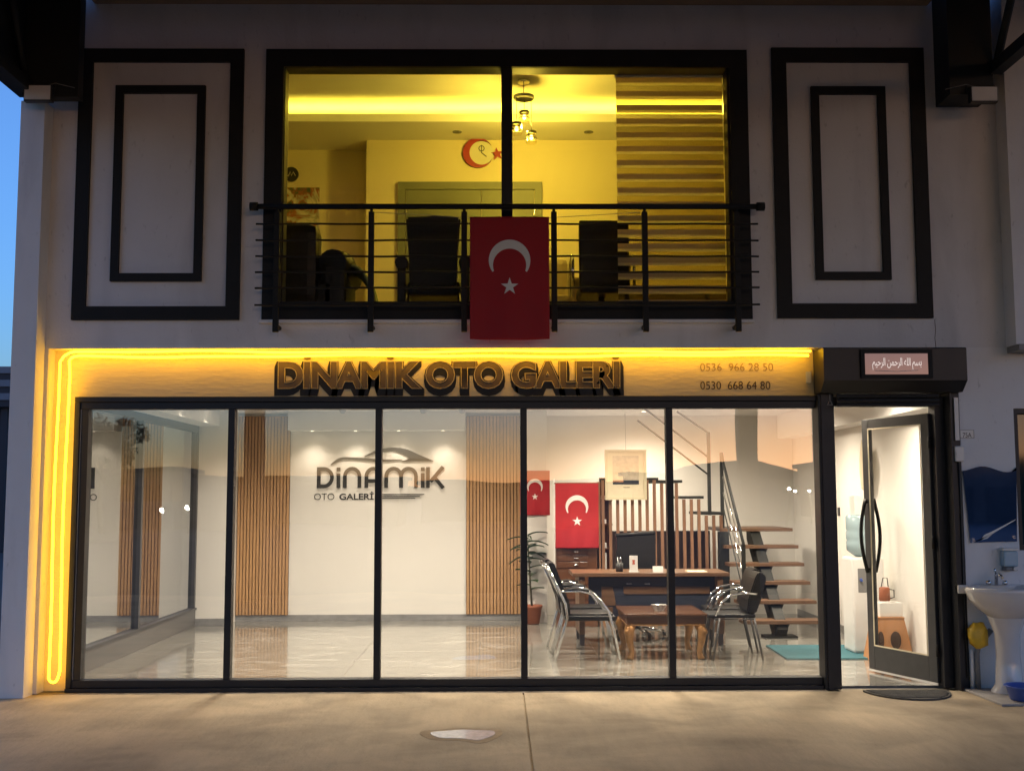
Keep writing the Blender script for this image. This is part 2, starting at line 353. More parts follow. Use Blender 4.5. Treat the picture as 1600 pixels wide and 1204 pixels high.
# ================================================================== UPPER WINDOW
uw = thing('upper_window', 'wide two pane upper window in a thick black frame', 'window', (0, 0, WZ0))
MB().frame(WX0-.03, WX1+.04, WZ0-.02, WZ1+.02, .155, FY-.03, FY-.001).build('outer_trim', black_trim, uw)
MB().frame(WX0, WX1, WZ0, WZ1, .135, FY+.002, .06).build('frame', alu, uw)
B('mullion', alu, uw, .03, .125, -.06, .05, WZ0+.13, WZ1-.13, bev=.004)
B('pane', pane_up, uw, WX0+.13, .035, .0, .006, WZ0+.13, WZ1-.13)
B('pane', pane_up, uw, .12, WX1-.13, .0, .006, WZ0+.13, WZ1-.13)
B('sill', white_plaster, uw, WX0-.05, WX1+.05, FY-.05, FY-.001, WZ0-.05, WZ0-.022, bev=.004)

# balcony railing
ry = -.26
rl = thing('balcony_railing', 'black steel railing with six posts across the upper window', 'railing', (0, ry, 2.95))
MB().tube([(-2.04, ry, 4.03), (2.20, ry, 4.03)], .024, 12).build('handrail', black_trim, rl)
for x in (-2.05, 2.22):
    MB().lathe([(0.001, -.001), (.034, 0), (.04, .02), (.04, .05), (.034, .07), (.001, .071)], 0, 0, 14)
    mb = MB().tube([(x-.035, ry, 4.03), (x+.03, ry, 4.03)], .036, 14); mb.build('end_cap', black_trim, rl)
for x in (-1.855, -1.065, -.285, .47, 1.235, 2.01):
    p = MB().box(x-.024, x+.024, ry-.014, ry+.022, 2.965, 3.985, bev=.004).tube([(x, ry, 3.98), (x, ry, 4.02)], .012, 8).build('post', black_trim, rl)
    MB().tube([(x, ry+.02, 3.02), (x, FY-.001, 3.02)], .022, 10).build('wall_bracket', black_trim, p)
for z in (3.878, 3.738, 3.602, 3.468, 3.335, 3.192):
    mb = MB(); N = 24; mb.tube([(-2.03+4.22*k/N, ry-.012, z+.004*math.sin(k*1.7+z*9)*.6) for k in range(N+1)], .0085, 8); mb.build('rail_bar', black_trim, rl)
wire = MB().tube([(-1.05, ry, 3.98), (-.6, ry-.01, 3.955), (-.28, ry-.01, 3.93), (.4, ry-.01, 3.93), (1.2, ry, 3.98)], .003, 5).build('tie_line', grey_pl)
tag(wire, 'thin cord tied between railing posts holding the balcony flag', 'cord')

# flags --------------------------------------------------------------
def flag(label, x0, x1, z0, z1, y, amp, seed, name='flag', sag=.0):
    rnd = random.Random(seed); ph = [rnd.uniform(0, 6) for _ in range(4)]; w = x1-x0; h = z1-z0
    def drape(x, z):
        u = (x-x0)/w; v = (z1-z)/h
        return y+amp*(math.sin(u*7+ph[0])*(.3+.7*v)+.6*math.sin(u*13+v*2+ph[1])*v+.35*math.sin(v*9+ph[2]))
    root = thing(name, label, 'flag', ((x0+x1)/2, y, z0), 'red crescent flags')
    mb = MB()
    def fn(u, v):
        x = x0+u*w; z = z1-v*h; zz = z-sag*v*math.sin(u*math.pi)*.5
        return (x, drape(x, z), zz)
    mb.grid(36, 50, fn); mb.build('cloth', flag_red, root, solid=.0012)
    cx = (x0+x1)/2; cz = z1-h*.36; Rr = w*.262; ri_ = Rr*.8; off = -Rr*.24
    mb = MB(); N = 60; A = []; Bv = []
    # crescent with horns pointing down
    for k in range(N+1):
        a = math.pi*(-.19)+ (math.pi*1.38)*k/N
        A.append((cx+Rr*math.cos(a), cz+Rr*math.sin(a)))
        # same direction on the smaller, lowered circle
        d = (math.cos(a), math.sin(a)); oy = off
        bq = d[1]*oy; t = bq+math.sqrt(max(0, bq*bq-(oy*oy-ri_*ri_))); t = min(t, Rr)
        Bv.append((cx+t*d[0], cz+t*d[1]))
    for ee in (-.004,):
        VA = [mb.bm.verts.new((x, drape(x, z)+ee, z)) for x, z in A]; VB = [mb.bm.verts.new((x, drape(x, z)+ee, z)) for x, z in Bv]
        for k in range(N): mb.bm.faces.new((VA[k], VA[k+1], VB[k+1], VB[k]))
    mb.build('crescent', flag_white, root)
    sz = cz-Rr*1.28; sr = w*.115; mb = MB()
    st = []
    for k in range(10):
        a = math.pi/2+k*math.pi/5; r = sr if k % 2 == 0 else sr*.382; st.append((cx+r*math.cos(a), sz+r*math.sin(a)))
    c = mb.bm.verts.new((cx, drape(cx, sz)-.004, sz)); vs = [mb.bm.verts.new((x, drape(x, z)-.004, z)) for x, z in st]
    for k in range(10): mb.bm.faces.new((c, vs[k], vs[(k+1) % 10]))
    mb.build('star', flag_white, root)
    return root
flag('red flag with white crescent and star hanging on the balcony railing', -.235, .425, 2.895, 3.925, -.335, .011, 3, sag=.02)

# ================================================================== UPPER OFFICE ROOM
ofc = thing('upper_office', 'yellow lit upstairs office room behind the upper window', 'room', (0, .15, 3.05))
OZ = 3.06
B('office_floor', off_floor, ofc, -3.5, 3.2, .141, 3.4, 3.041, OZ)
B('office_ceiling', ceil_m, ofc, -3.5, 3.2, .141, 3.4, 5.80, 5.85)
B('office_wall', yellow_wall, ofc, -1.48, 3.2, 2.90, 3.4, OZ, 5.799)
B('office_wall', yellow_wall, ofc, -3.5, -1.481, 3.28, 3.4, OZ, 5.799)
B('office_wall', yellow_wall, ofc, -3.6, -3.5, .141, 3.4, OZ, 5.799)
B('office_wall', yellow_wall, ofc, 3.2, 3.3, .141, 3.4, OZ, 5.799)
sf = B('dropped_soffit', ceil_m, ofc, -3.499, 3.199, 2.28, 2.899, 5.60, 5.625)
B('dropped_soffit', ceil_m, ofc, -3.499, -1.482, 2.90, 3.279, 5.60, 5.625)
B('cove_lip', ceil_m, ofc, -3.499, 3.199, 2.255, 2.279, 5.60, 5.685)
cv = thing('cove_light', 'yellow strip light hidden in the ceiling cove of the office', 'strip light', (0, 2.4, 5.63))
B('light_strip', cove_m, cv, -3.4, 3.1, 2.37, 2.40, 5.63, 5.645)
for x in (-.45, 1.0):
    t = thing('recessed_spot', 'unlit round recessed spot in the office soffit %s the pendant lamp' % ('left of' if x < 0 else 'right of'), 'spotlight', (x, 2.6, 5.598), 'recessed spots in the office soffit')
    MB().lathe([(.03, 5.592), (.05, 5.592), (.052, 5.5995)], x, 2.6, 18, cap=False).build('rim', grey_pl, t)
    MB().lathe([(.001, 5.596), (.031, 5.596)], x, 2.6, 14, cap=False).build('lens', dark_pl, t)
# door
t = thing('office_door', 'olive grey double door with wide frame in the upstairs office', 'door', (-.3, 2.9, OZ))
MB().frame(-1.12, .495, OZ-.1, 5.11, .085, 2.86, 2.899).build('door_frame', door_olive, t)
d1 = B('door_leaf', door_olive, t, -1.03, -.185, 2.872, 2.895, OZ, 5.02); B('door_leaf', door_olive, t, -.18, .405, 2.872, 2.895, OZ, 5.02)
MB().frame(-.93, -.28, 3.95, 4.92, .02, 2.867, 2.8725).build('panel_bead', door_olive, d1)
B('hinge', chrome, t, -1.035, -1.02, 2.85, 2.8595, 4.72, 4.86); B('hinge', chrome, t, .40, .412, 2.85, 2.8595, 4.72, 4.86)
# clock: crescent + face + star
t = thing('crescent_clock', 'wall clock with red crescent rim and red star above the office door', 'clock', (-.22, 2.89, 5.41))
mb = MB(); N = 40; cx, cz = -.255, 5.445
def cres(mb, cx, cz, R0, R1, off, y0, y1):
    A = []; Bv = []
    for k in range(N+1):
        a = math.pi*.16+math.pi*1.68*k/N; d = (math.cos(a), math.sin(a)); A.append((cx+R0*d[0], cz+R0*d[1]))
        bq = d[0]*off; t_ = bq+math.sqrt(max(0, bq*bq-off*off+R1*R1)); t_ = min(t_, R0); Bv.append((cx+t_*d[0], cz+t_*d[1]))
    mb.prism(A+Bv[::-1], y0, y1)
clock_red = mat('clock red', (.32, .03, .03), .4)
cres(mb, cx+.03, cz, .17, .14, .045, 2.86, 2.898); mb.build('rim', clock_red, t)
mb = MB(); mb.prism([(cx+.07+.135*math.cos(k*2*math.pi/32), cz+.135*math.sin(k*2*math.pi/32)) for k in range(32)], 2.87, 2.898)
f = mb.build('face', mat('clock face', (.62, .60, .50), .4), t)
MB().box(cx+.066, cx+.074, 2.864, 2.868, cz-.005, cz+.09).build('minute_hand', dark_pl, f)
MB().tube([(cx+.07, 2.866, cz), (cx+.125, 2.866, cz-.045)], .005, 5).build('hour_hand', dark_pl, f)
MB().tube([(cx+.07+.03*math.cos(k*2*math.pi/20), 2.868, cz+.05+.03*math.sin(k*2*math.pi/20)) for k in range(20)], .005, 5, closed=True).build('emblem_ring', dark_pl, f)
mb = MB(); mb.prism([(cx+.245+(.075 if k % 2 == 0 else .03)*math.cos(math.pi/2+k*math.pi/5+.15), cz-.01+(.075 if k % 2 == 0 else .03)*math.sin(math.pi/2+k*math.pi/5+.15)) for k in range(10)], 2.87, 2.898)
mb.build('star', clock_red, t)
# plaque + painting on left recess wall
t = thing('round_plaque', 'small round dark plaque on the office wall above the painting', 'plaque', (-2.39, 3.27, 5.29))
mb = MB(); mb.prism([(-2.39+.085*math.cos(k*2*math.pi/28), 5.31+.085*math.sin(k*2*math.pi/28)) for k in range(28)], 3.262, 3.279); mb.build('disc', dark_pl, t)
MB().tube([(-2.45, 3.259, 5.31), (-2.42, 3.259, 5.285), (-2.40, 3.259, 5.34), (-2.385, 3.259, 5.29), (-2.365, 3.259, 5.335), (-2.34, 3.259, 5.29)], .006, 5).build('mark', cream_paper, t)
pm = bpy.data.materials.new('abstract canvas'); pm.use_nodes = True; nt = pm.node_tree; p = nt.nodes['Principled BSDF']
g = nt.nodes.new('ShaderNodeNewGeometry'); v = nt.nodes.new('ShaderNodeTexNoise'); v.inputs['Scale'].default_value = 3.2; v.inputs['Distortion'].default_value = 2.5; v.inputs['Detail'].default_value = 4
cr = nt.nodes.new('ShaderNodeValToRGB'); e = cr.color_ramp.elements; e[0].color = (.03, .06, .035, 1); e[0].position = .3; e[1].color = (.65, .60, .45, 1); e[1].position = .62
for q, c in ((.42, (.10, .14, .06, 1)), (.48, (.35, .10, .04, 1)), (.54, (.40, .40, .28, 1))): x = e.new(q); x.color = c
nt.links.new(g.outputs['Position'], v.inputs['Vector']); nt.links.new(v.outputs['Fac'], cr.inputs[0]); nt.links.new(cr.outputs[0], p.inputs['Base Color']); p.inputs['Roughness'].default_value = .35
t = thing('painting', 'unframed colourful painting on the office wall behind the left armchair', 'painting', (-2.25, 3.27, 4.4))
B('canvas', pm, t, -2.62, -2.06, 3.255, 3.279, 4.42, 5.15); 
# pendant lamp
px_, py_ = .262, 1.55
t = thing('pendant_lamp', 'three light glass pendant lamp hanging from the office ceiling', 'pendant lamp', (px_, py_, 5.8))
MB().lathe([(.055, 5.765), (.06, 5.78), (.06, 5.799)], px_, py_, 20).build('ceiling_rose', chrome, t)
MB().tube([(px_, py_, 5.77), (px_, py_, 5.63)], .006, 6).build('stem', dark_pl, t)
MB().lathe([(.10, 5.60), (.105, 5.605), (.105, 5.63), (.09, 5.637)], px_, py_, 24).build('plate', grey_pl, t)
for dx, dy, z in ((0.005, .03, 5.36), (-.075, -.03, 5.22), (.075, 0, 5.14)):
    c = MB().tube([(px_+dx, py_+dy, 5.60), (px_+dx, py_+dy, z+.12)], .003, 5).build('cord', dark_pl, t)
    s_ = MB().lathe([(.05, z), (.056, z+.01), (.05, z+.11), (.03, z+.12)], px_+dx, py_+dy, 16, cap=False).build('shade', crystal, t)
    MB().lathe([(.051, z+.1), (.055, z+.105), (.051, z+.125), (.002, z+.13)], px_+dx, py_+dy, 16, cap=False).build('cap', dark_pl, t)
    MB().tube([(px_+dx+.055*math.cos(k*math.pi/8), py_+dy+.055*math.sin(k*math.pi/8), z+.05) for k in range(16)], .005, 5, closed=True).build('band', dark_pl, t)
    light('lamp', 'POINT', (px_+dx, py_+dy-.0, z-.03), 23, (1, .71, .08), t, .03)
    b = MB().lathe([(.002, z+.035), (.016, z+.045), (.02, z+.06), (.012, z+.085)], px_+dx, py_+dy, 10).build('bulb', bulb_m, t)
# armchairs / chairs
t = thing('armchair', 'bulky black leather armchair at the left of the upper window', 'armchair', (-1.75, .55, OZ))
MB().box(-2.45, -1.62, .42, .72, OZ+.25, 4.06, bev=.09).build('backrest', leather, t)
MB().box(-2.45, -1.45, .5, 1.3, OZ+.12, OZ+.52, bev=.07).build('seat', leather, t)
MB().tube([(-1.50, .50, OZ+.64), (-1.47, .75, OZ+.66), (-1.44, 1.2, OZ+.62)], [.13, .15, .13], 16).build('armrest', leather, t)
MB().box(-1.61, -1.38, .5, 1.28, OZ+.1, OZ+.66, bev=.05).build('arm_panel', leather, t)
for x in (-2.3, -1.5):
    for y in (.55, 1.2): MB().tube([(x, y, OZ), (x, y, OZ+.13)], .025, 8).build('leg', dark_pl, t)
t = thing('blanket', 'green ribbed throw cushion beside the left armchair upstairs', 'cushion', (-1.25, .9, OZ))
mb = MB()
mb.grid(20, 14, lambda u, v: (-1.37+.24*math.sin(u*math.pi*.5)+.012*math.sin(v*30), .62+.5*v, OZ+.64-.56*u*u+.03*math.sin(v*9)))
mb.build('cloth', mat('green ribbed cloth', (.16, .20, .12), .9), t, solid=.02)
def office_armchair(label, cx, y, wide=.48, top=4.14):
    t = thing('office_armchair', label, 'armchair', (cx, y, OZ))
    mb = MB(); pts = [(cx-wide/2-.01, top-.01), (cx-wide*.46, top-.35), (cx-wide*.44, OZ+.42), (cx+wide*.44, OZ+.42), (cx+wide*.46, top-.35), (cx+wide/2+.01, top-.01), (cx, top)]
    mb.prism(pts, y, y+.14); bmesh.ops.bevel(mb.bm, geom=mb.bm.edges[:], offset=.02, segments=2, affect='EDGES'); mb.build('backrest', leather, t)
    MB().box(cx-wide/2, cx+wide/2, y+.1, y+.62, OZ+.36, OZ+.50, bev=.04).build('seat', leather, t)
    for s_ in (-1, 1):
        x = cx+s_*(wide/2+.05)
        MB().tube([(x, y+.05, OZ+.66), (x, y+.5, OZ+.68)], .06, 12).build('armrest', leather, t)
        MB().box(x-.04, x+.04, y+.08, y+.52, OZ+.30, OZ+.66, bev=.02).build('arm_panel', leather, t)
        for yy in (y+.08, y+.55): MB().tube([(x-s_*.06, yy, OZ), (x-s_*.05, yy, OZ+.38)], .02, 8).build('leg', chrome, t)
    return t
office_armchair('black high backed armchair seen from behind at the centre of the upper window', -.59, .5)
t = thing('swivel_chair', 'black square backed office chair with chrome arm right of the balcony flag', 'chair', (.95, .55, OZ))
MB().box(.735, 1.19, .5, .58, OZ+.42, 4.10, bev=.02).build('backrest', leather, t)
MB().box(.74, 1.18, .56, 1.05, OZ+.38, OZ+.48, bev=.03).build('seat', leather, t)
for x in (.68, 1.24):
    MB().tube([(x, .56, OZ+.44), (x, .55, OZ+.66), (x, .6, OZ+.73), (x, .9, OZ+.72), (x, 1.0, OZ+.62), (x, 1.0, OZ+.42)], .015, 8).build('arm', chrome, t)
MB().tube([(.96, .8, OZ+.08), (.96, .8, OZ+.38)], .03, 10).build('column', chrome, t)
for k in range(5):
    a = k*2*math.pi/5+.3; MB().tube([(.96, .8, OZ+.09), (.96+.3*math.cos(a), .8+.3*math.sin(a), OZ+.05)], [.025, .018], 8).build('foot', chrome, t)
t = thing('office_desk', 'low office desk behind the striped blind in the upstairs office', 'desk', (1.8, .8, OZ))
B('desk_top', wood_desk, t, 1.12, 2.6, .75, 1.4, OZ+.42, OZ+.46, bev=.006)
for x in (1.2, 1.95, 2.5): B('leg', chrome if x == 1.95 else alu2, t, x-.02, x+.02, .8, .84, OZ, OZ+.42)
t = thing('office_sofa', 'beige armchair partly hidden behind the balcony flag', 'armchair', (.42, 1.3, OZ))
MB().box(.2, .72, 1.9, 2.08, OZ+.2, OZ+.98, bev=.06).build('backrest', mat('beige upholstery', (.42, .34, .20), .85), t)
MB().box(.2, .72, 1.3, 1.9, OZ+.12, OZ+.5, bev=.06).build('seat', MT['beige upholstery'], t)
for x in (.14, .74): MB().box(x-.06, x+.06, 1.3, 2.05, OZ, OZ+.68, bev=.05).build('armrest', MT['beige upholstery'], t)
# zebra blind
t = thing('striped_blind', 'zebra roller blind of alternating opaque and sheer bands at the right pane', 'blind', (1.56, .12, 3.25))
bx0, bx1 = 1.045, 1.985
z = 5.29; per = .1245; k = 0
while z > 3.26:
    zo = max(z-per*.38, 3.25)
    mb = MB(); mb.box(bx0, bx1, .108, .112, zo, z); mb.build('opaque_band', blind_op, t)
    z2 = max(zo-per*.20, 3.245)
    B('edge_band', blind_mid, t, bx0, bx1, .1085, .1115, z2, zo-.0005)
    B('sheer_band', sheer, t, bx0, bx1, .1095, .1105, max(z-per, 3.24), z2-.0005)
    z -= per
B('bottom_bar', white_pl, t, bx0, bx1, .10, .12, 3.235, 3.25); B('roller_case', white_pl, t, bx0-.01, bx1+.01, .085, .14, 5.29, 5.36)

# ================================================================== SIGN BAND AND NEON
DOTS = (-1.635, -.925, 1.008)
sign = thing('shop_sign', 'yellow lit sign band with painted black lettering DİNAMİK OTO GALERİ', 'sign', (-.5, RY, 2.455))
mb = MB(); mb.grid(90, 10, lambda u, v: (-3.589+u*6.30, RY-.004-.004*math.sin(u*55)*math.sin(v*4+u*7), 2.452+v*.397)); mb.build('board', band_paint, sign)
TX = 'DINAMIK OTO GALERI'
def ltr(y, dz=0, grow=0., **k):
    return text_on_wall(TX, -1.885-grow, 1.045+grow, 2.514+dz-grow*.25, 2.757+dz+grow*.25, y, spacing=.96, **k)
mb = MB()
for k in range(9): mb.mesh(ltr(RY-.010-.0006*k, dz=-.052+.0062*k, grow=.030-.0022*k, offset=.088))
mb.build('letter_shadow', paint_black, sign)
from_mesh('letter_face', ltr(RY-.0165, offset=.062), paint_dark, sign)
from_mesh('letter_outline', ltr(RY-.0175, offset=.046, fill='NONE', bevel=.011), paint_line, sign)
for x_ in DOTS:
    mb = MB(); mb.prism([(x_+.03*math.cos(q*math.pi/8), 2.782+.014*math.sin(q*math.pi/8)) for q in range(16)], RY-.019, RY-.0105); mb.build('letter_dot', paint_dark, sign)
from_mesh('phone_number', text_on_wall('0536  966 28 50', 1.735, 2.362, 2.668, 2.735, RY-.0105, offset=-.012), mat('faded phone ink', (.30, .19, .06), .6), sign)
from_mesh('phone_number', text_on_wall('0530  668 64 80', 1.733, 2.335, 2.508, 2.578, RY-.0105, offset=.0), phone_ink, sign)
# neon rope: one loop doubled back at the bottom
path = []
rn = random.Random(4)
N = 60
def wob(s, ph): return .006*math.sin(s*2.1+ph)+.004*math.sin(s*5.3+ph*2)
for k in range(N+1):
    x = 2.66-k*(6.24/N); path.append((x, RY-.125, 2.824+wob(x, 1.)))
for a in (20, 45, 70): path.append((-3.58-.125*math.sin(R(a)), RY-.125, 2.70+.125*math.cos(R(a))))
for k in range(24): z = 2.66-k*(2.48/23); path.append((-3.705+.006*math.sin(z*3), RY-.125, z))
for a in (200, 235, 270, 305, 340): path.append((-3.665+.04*math.cos(R(a)), RY-.125, .14+.05*math.sin(R(a))))
for k in range(24): z = .18+k*(2.44/23); path.append((-3.622+.008*math.sin(z*2.6+1), RY-.125, z))
for a in (70, 45, 20): path.append((-3.565-.06*math.sin(R(a)), RY-.125, 2.735+.052*math.cos(R(a))))
for k in range(N+1):
    x = -3.54+k*(6.18/N); path.append((x, RY-.125, 2.787+wob(x, 4.)))
nr = MB().tube(path, .0105, 8).build('neon_rope', neon_m)
tag(nr, 'glowing amber neon rope running doubled along the sign and down the left side', 'neon light')
B('junction_box', white_pl, sign, 2.64, 2.685, RY-.03, RY-.011, 2.56, 2.66, bev=.004)

# ================================================================== SHOPFRONT GLAZING
sh = thing('shopfront_glazing', 'five tall sliding glass panels in a black aluminium shopfront frame', 'shopfront', (0, .05, 0))
B('head_rail', alu, sh, -3.589, 2.71, -.012, .12, 2.405, 2.45, bev=.004); B('head_track', alu, sh, -3.589, 2.71, .004, .13, 2.345, 2.404, bev=.004)
B('bottom_rail', alu, sh, -3.589, 2.71, .004, .12, .03, .092, bev=.004); B('floor_track', alu, sh, -3.589, 2.71, -.03, .13, -.001, .029, bev=.003)
B('jamb', alu, sh, -3.589, -3.545, -.01, .12, .03, 2.404, bev=.003); B('jamb', alu, sh, -3.535, -3.475, .01, .12, .093, 2.344, bev=.003)
B('brush_strip', white_pl, sh, -3.5445, -3.5355, .02, .1, .093, 2.344)
ms = [-3.475, -2.265, -1.018, .214, 1.456, 2.70]
for x in ms[1:5]: B('mullion', alu, sh, x-.028, x+.028, .006, .1, .093, 2.344, bev=.003)
for i in range(5):
    a = ms[i]+(.029 if i else .001); b = ms[i+1]-(.029 if i < 4 else .001)
    B('glass_pane', pane_m, sh, a, b, .05+.012*(i % 2), .056+.012*(i % 2), .093, 2.344)
# door posts
dp = thing('door_frame', 'black aluminium door frame posts beside the shopfront', 'door frame', (3.3, 0, 0))
B('post', alu, dp, 2.712, 2.85, -.06, .13, -.001, 2.46, bev=.01); B('post_cover', alu, dp, 2.735, 2.775, -.072, -.061, .0, 2.46)
B('jamb', alu, dp, 3.72, 3.80, -.02, .13, -.001, 2.44, bev=.006); B('jamb', alu, dp, 3.815, 3.895, -.115, .11, -.001, 2.50, bev=.008)
B('head', alu, dp, 2.851, 3.72, .0, .13, 2.36, 2.44)
# door leaf (local: hinge at origin, leaf along -x), opened inwards
dr = thing('entrance_door', 'black framed glass entrance door standing open inwards', 'door', (0, 0, 0))
Wd, Hd = .90, 2.30
B('stile', alu2, dr, -.10, 0, -.025, .025, .03, Hd, bev=.004); B('stile', alu2, dr, -Wd, -Wd+.085, -.025, .025, .03, Hd, bev=.004)
B('top_rail', alu2, dr, -Wd+.086, -.101, -.024, .024, Hd-.085, Hd, bev=.003); B('bottom_rail', alu2, dr, -Wd+.086, -.101, -.024, .024, .03, .24, bev=.003)
B('glass_pane', door_pane, dr, -Wd+.085, -.10, -.004, .004, .24, Hd-.085)
MB().frame(-Wd+.086, -.101, .241, Hd-.086, .012, -.03, -.0245).build('glazing_bead', cream_paper, dr)
for s_ in (-1, 1):
    h = MB().tube([(-Wd+.05, s_*.05, .90+.67*k/12) if 0 else (-Wd+.05+.035*0, s_*(.045+.06*math.sin(math.pi*k/12)), .90+.67*k/12) for k in range(13)], .016, 10).build('pull_handle', black_trim, dr)
    for z in (.93, 1.54): MB().tube([(-Wd+.05, s_*.02, z), (-Wd+.05, s_*.062, z)], .011, 8).build('handle_mount', black_trim, h)
for z in (.3, 1.2, 2.05): MB().tube([(.015, -.03, z-.05), (.015, -.03, z+.05)], .014, 8).build('hinge', black_trim, dr)
B('sweep_seal', white_pl, dr, -Wd+.002, -.002, -.027, -.02, .012, .028)
dr.location = (3.715, .07, 0); dr.rotation_euler = (0, 0, R(-70))

# shutter housing
st = thing('roller_shutter_box', 'black roller shutter housing above the entrance door', 'shutter box', (3.3, -.2, 2.45))
MB().prism([(-.13, 2.825), (-.30, 2.825), (-.31, 2.815), (-.31, 2.55), (-.20, 2.462), (.0, 2.462), (.0, 2.825)], 2.70, 3.895, 'x').build('housing', mat('satin black shutter paint', (.016, .015, .015), .38, var=.2, spec=.3), st)
for k, z in enumerate((2.345, 2.382, 2.42)):
    mb = MB(); pr = []
    for j in range(7): a = -math.pi/2+math.pi*j/6; pr.append((-.135-.014*math.cos(a), z+.016+.0165*math.sin(a)))
    mb.prism(pr+[(-.12, z+.0325), (-.12, z-.0005)], 2.853, 3.715, 'x'); mb.build('shutter_slat', alu, st)
B('side_guide', alu, st, 3.80, 3.812, -.16, -.02, .0, 2.46); B('motor_strip', white_pl, st, 3.845, 3.88, -.135, -.116, 2.06, 2.42)
MB().tube([(2.775, -.2, 2.45), (2.775, -.2, 2.40)], .004, 5).tube([(2.775, -.2, 2.40), (2.755, -.2, 2.355), (2.795, -.2, 2.355)], .006, 5, closed=True).build('pull_ring', grey_pl, st)
t = thing('calligraphy_panel', 'framed mirrored panel with white Arabic calligraphy on the shutter box', 'panel', (3.3, -.33, 2.57))
MB().frame(3.005, 3.60, 2.565, 2.805, .032, -.335, -.3115).build('frame', black_trim, t)
B('plate', plaque_m, t, 3.038, 3.567, -.325, -.3125, 2.598, 2.772)
words = [[0xFE91, 0xFEB4, 0xFEE2], [0xFE8D, 0xFEDF, 0xFEE0, 0xFEEA], [0xFE8D, 0xFEDF, 0xFEAE, 0xFEA3, 0xFEE4, 0xFEE6], [0xFE8D, 0xFEDF, 0xFEAE, 0xFEA3, 0xFEF4, 0xFEE2]]
body = ' '.join(''.join(chr(c) for c in w[::-1]) for w in words[::-1])
from_mesh('calligraphy', text_on_wall(body, 3.10, 3.51, 2.635, 2.735, -.3275, spacing=.92), glow_white, t)
MB().tube([(3.12, -.327, 2.63), (3.3, -.327, 2.622), (3.48, -.327, 2.632)], .0022, 5).build('underline', flag_white, t)
# things on the right wall
t = thing('house_number_plate', 'small white number plate 75A on the wall beside the door', 'number plate', (3.95, FY, 2.11))
B('plate', white_pl, t, 3.89, 4.018, FY-.008, FY-.0005, 2.075, 2.152, bev=.002)
from_mesh('number', text_on_wall('75A', 3.918, 3.992, 2.085, 2.125, FY-.0085, offset=.01), dark_pl, t)
MB().frame(3.894, 4.014, 2.079, 2.148, .003, FY-.0095, FY-.0082).build('border', dark_pl, t)
t = thing('alarm_box', 'white wall box on the door jamb with cable', 'electrical box', (3.86, -.13, 1.95))
MB().box(3.825, 3.905, -.165, -.1165, 1.88, 2.01, bev=.012).build('box', white_pl, t); B('cover', white_pl, t, 3.835, 3.86, -.172, -.1655, 1.93, 1.965)
MB().tube([(3.865, -.128, 1.88), (3.872, -.125, 1.6), (3.868, -.125, .9), (3.87, -.125, .1)], .006, 6).build('cable', dark_pl, t)

# mirror, sink
t = thing('wall_mirror', 'wavy topped old mirror on the wall above the sink', 'mirror', (4.14, FY, 1.2))
pts = [(3.945, 1.205), (4.335, 1.215), (4.357, 1.83)]
for k in range(13):
    u = k/12; pts.append((4.357-.455*u, 1.812+.022*math.sin(u*2*math.pi*1.15+3.4)-.02*math.sin(u*math.pi)*0+.012*u))
MB().prism(pts, FY-.016, FY-.004).build('mirror_glass', mirror_m, t)
MB().prism([(4.03, 1.225), (4.06, 1.27), (4.13, 1.30), (4.33, 1.40), (4.328, 1.392), (4.14, 1.285), (4.085, 1.24), (3.96, 1.207), (3.955, 1.211)], FY-.019, FY-.0165).build('chipped_edge', white_pl, t)
for x, z in ((4.31, 1.25), (3.965, 1.23)): MB().lathe([(.001, 0), (.008, .001), (.008, .006)], 0, 0, 8); B('clip', chrome, t, x-.012, x+.012, FY-.022, FY-.0165, z-.012, z+.012)
t = thing('soap_dispenser', 'white and blue soap dispenser on the wall beside the mirror', 'dispenser', (4.25, FY, 1.0))
MB().box(4.19, 4.31, FY-.085, FY-.001, 1.01, 1.14, bev=.015).build('tank', mat('pale blue tank', (.36, .50, .60), .3), t)
MB().box(4.185, 4.315, FY-.09, FY-.001, 1.141, 1.165, bev=.006).build('lid', white_pl, t); MB().box(4.2, 4.30, FY-.09, FY-.001, .975, 1.008, bev=.01).build('base', grey_pl, t)
MB().tube([(4.275, FY-.085, .995), (4.275, FY-.105, .995)], .016, 10).build('button', white_pl, t)
sx, sy = 4.13, -.36
t = thing('pedestal_sink', 'white porcelain pedestal sink by the right wall', 'sink', (sx, sy, 0))
prof = [(.10, .60), (.17, .63), (.25, .69), (.31, .76), (.335, .82), (.337, .845), (.325, .858), (.30, .855), (.27, .82), (.2, .74), (.08, .70), (.001, .695)]
MB().lathe(prof, sx, sy, 40, 1.0, .72, cap=False).build('basin_bowl', porcelain, t)
MB().box(sx-.33, sx+.34, -.18, FY-.002, .79, .862, bev=.015).build('back_rim', porcelain, t)
MB().lathe([(.155, .0), (.15, .03), (.115, .08), (.10, .3), (.105, .48), (.15, .60), (.18, .66)], sx, sy+.04, 28, .95, .85).build('pedestal', porcelain, t)
fa = MB().tube([(sx-.02, -.2, .86), (sx-.02, -.2, .94), (sx-.02, -.25, .955), (sx-.02, -.32, .93)], .014, 10).tube([(sx-.085, -.2, .862), (sx-.085, -.2, .9)], .02, 10).tube([(sx+.05, -.2, .862), (sx+.05, -.2, .9)], .02, 10).build('faucet', chrome, t)
MB().tube([(sx-.02, -.2, .95), (sx-.035, -.21, 1.0)], .009, 8).build('lever', chrome, fa)
t = tag(B('sink_tray', mat('cement tray', (.36, .34, .32), .8, var=.2, scale=6), None, 3.83, 4.75, -.86, -.13, .0005, .018, bev=.004), 'thin cement slab on the ground under the sink', 'slab')
t = thing('blue_basin', 'blue plastic washbasin on the ground by the sink', 'basin', (4.1, -.70, .02))
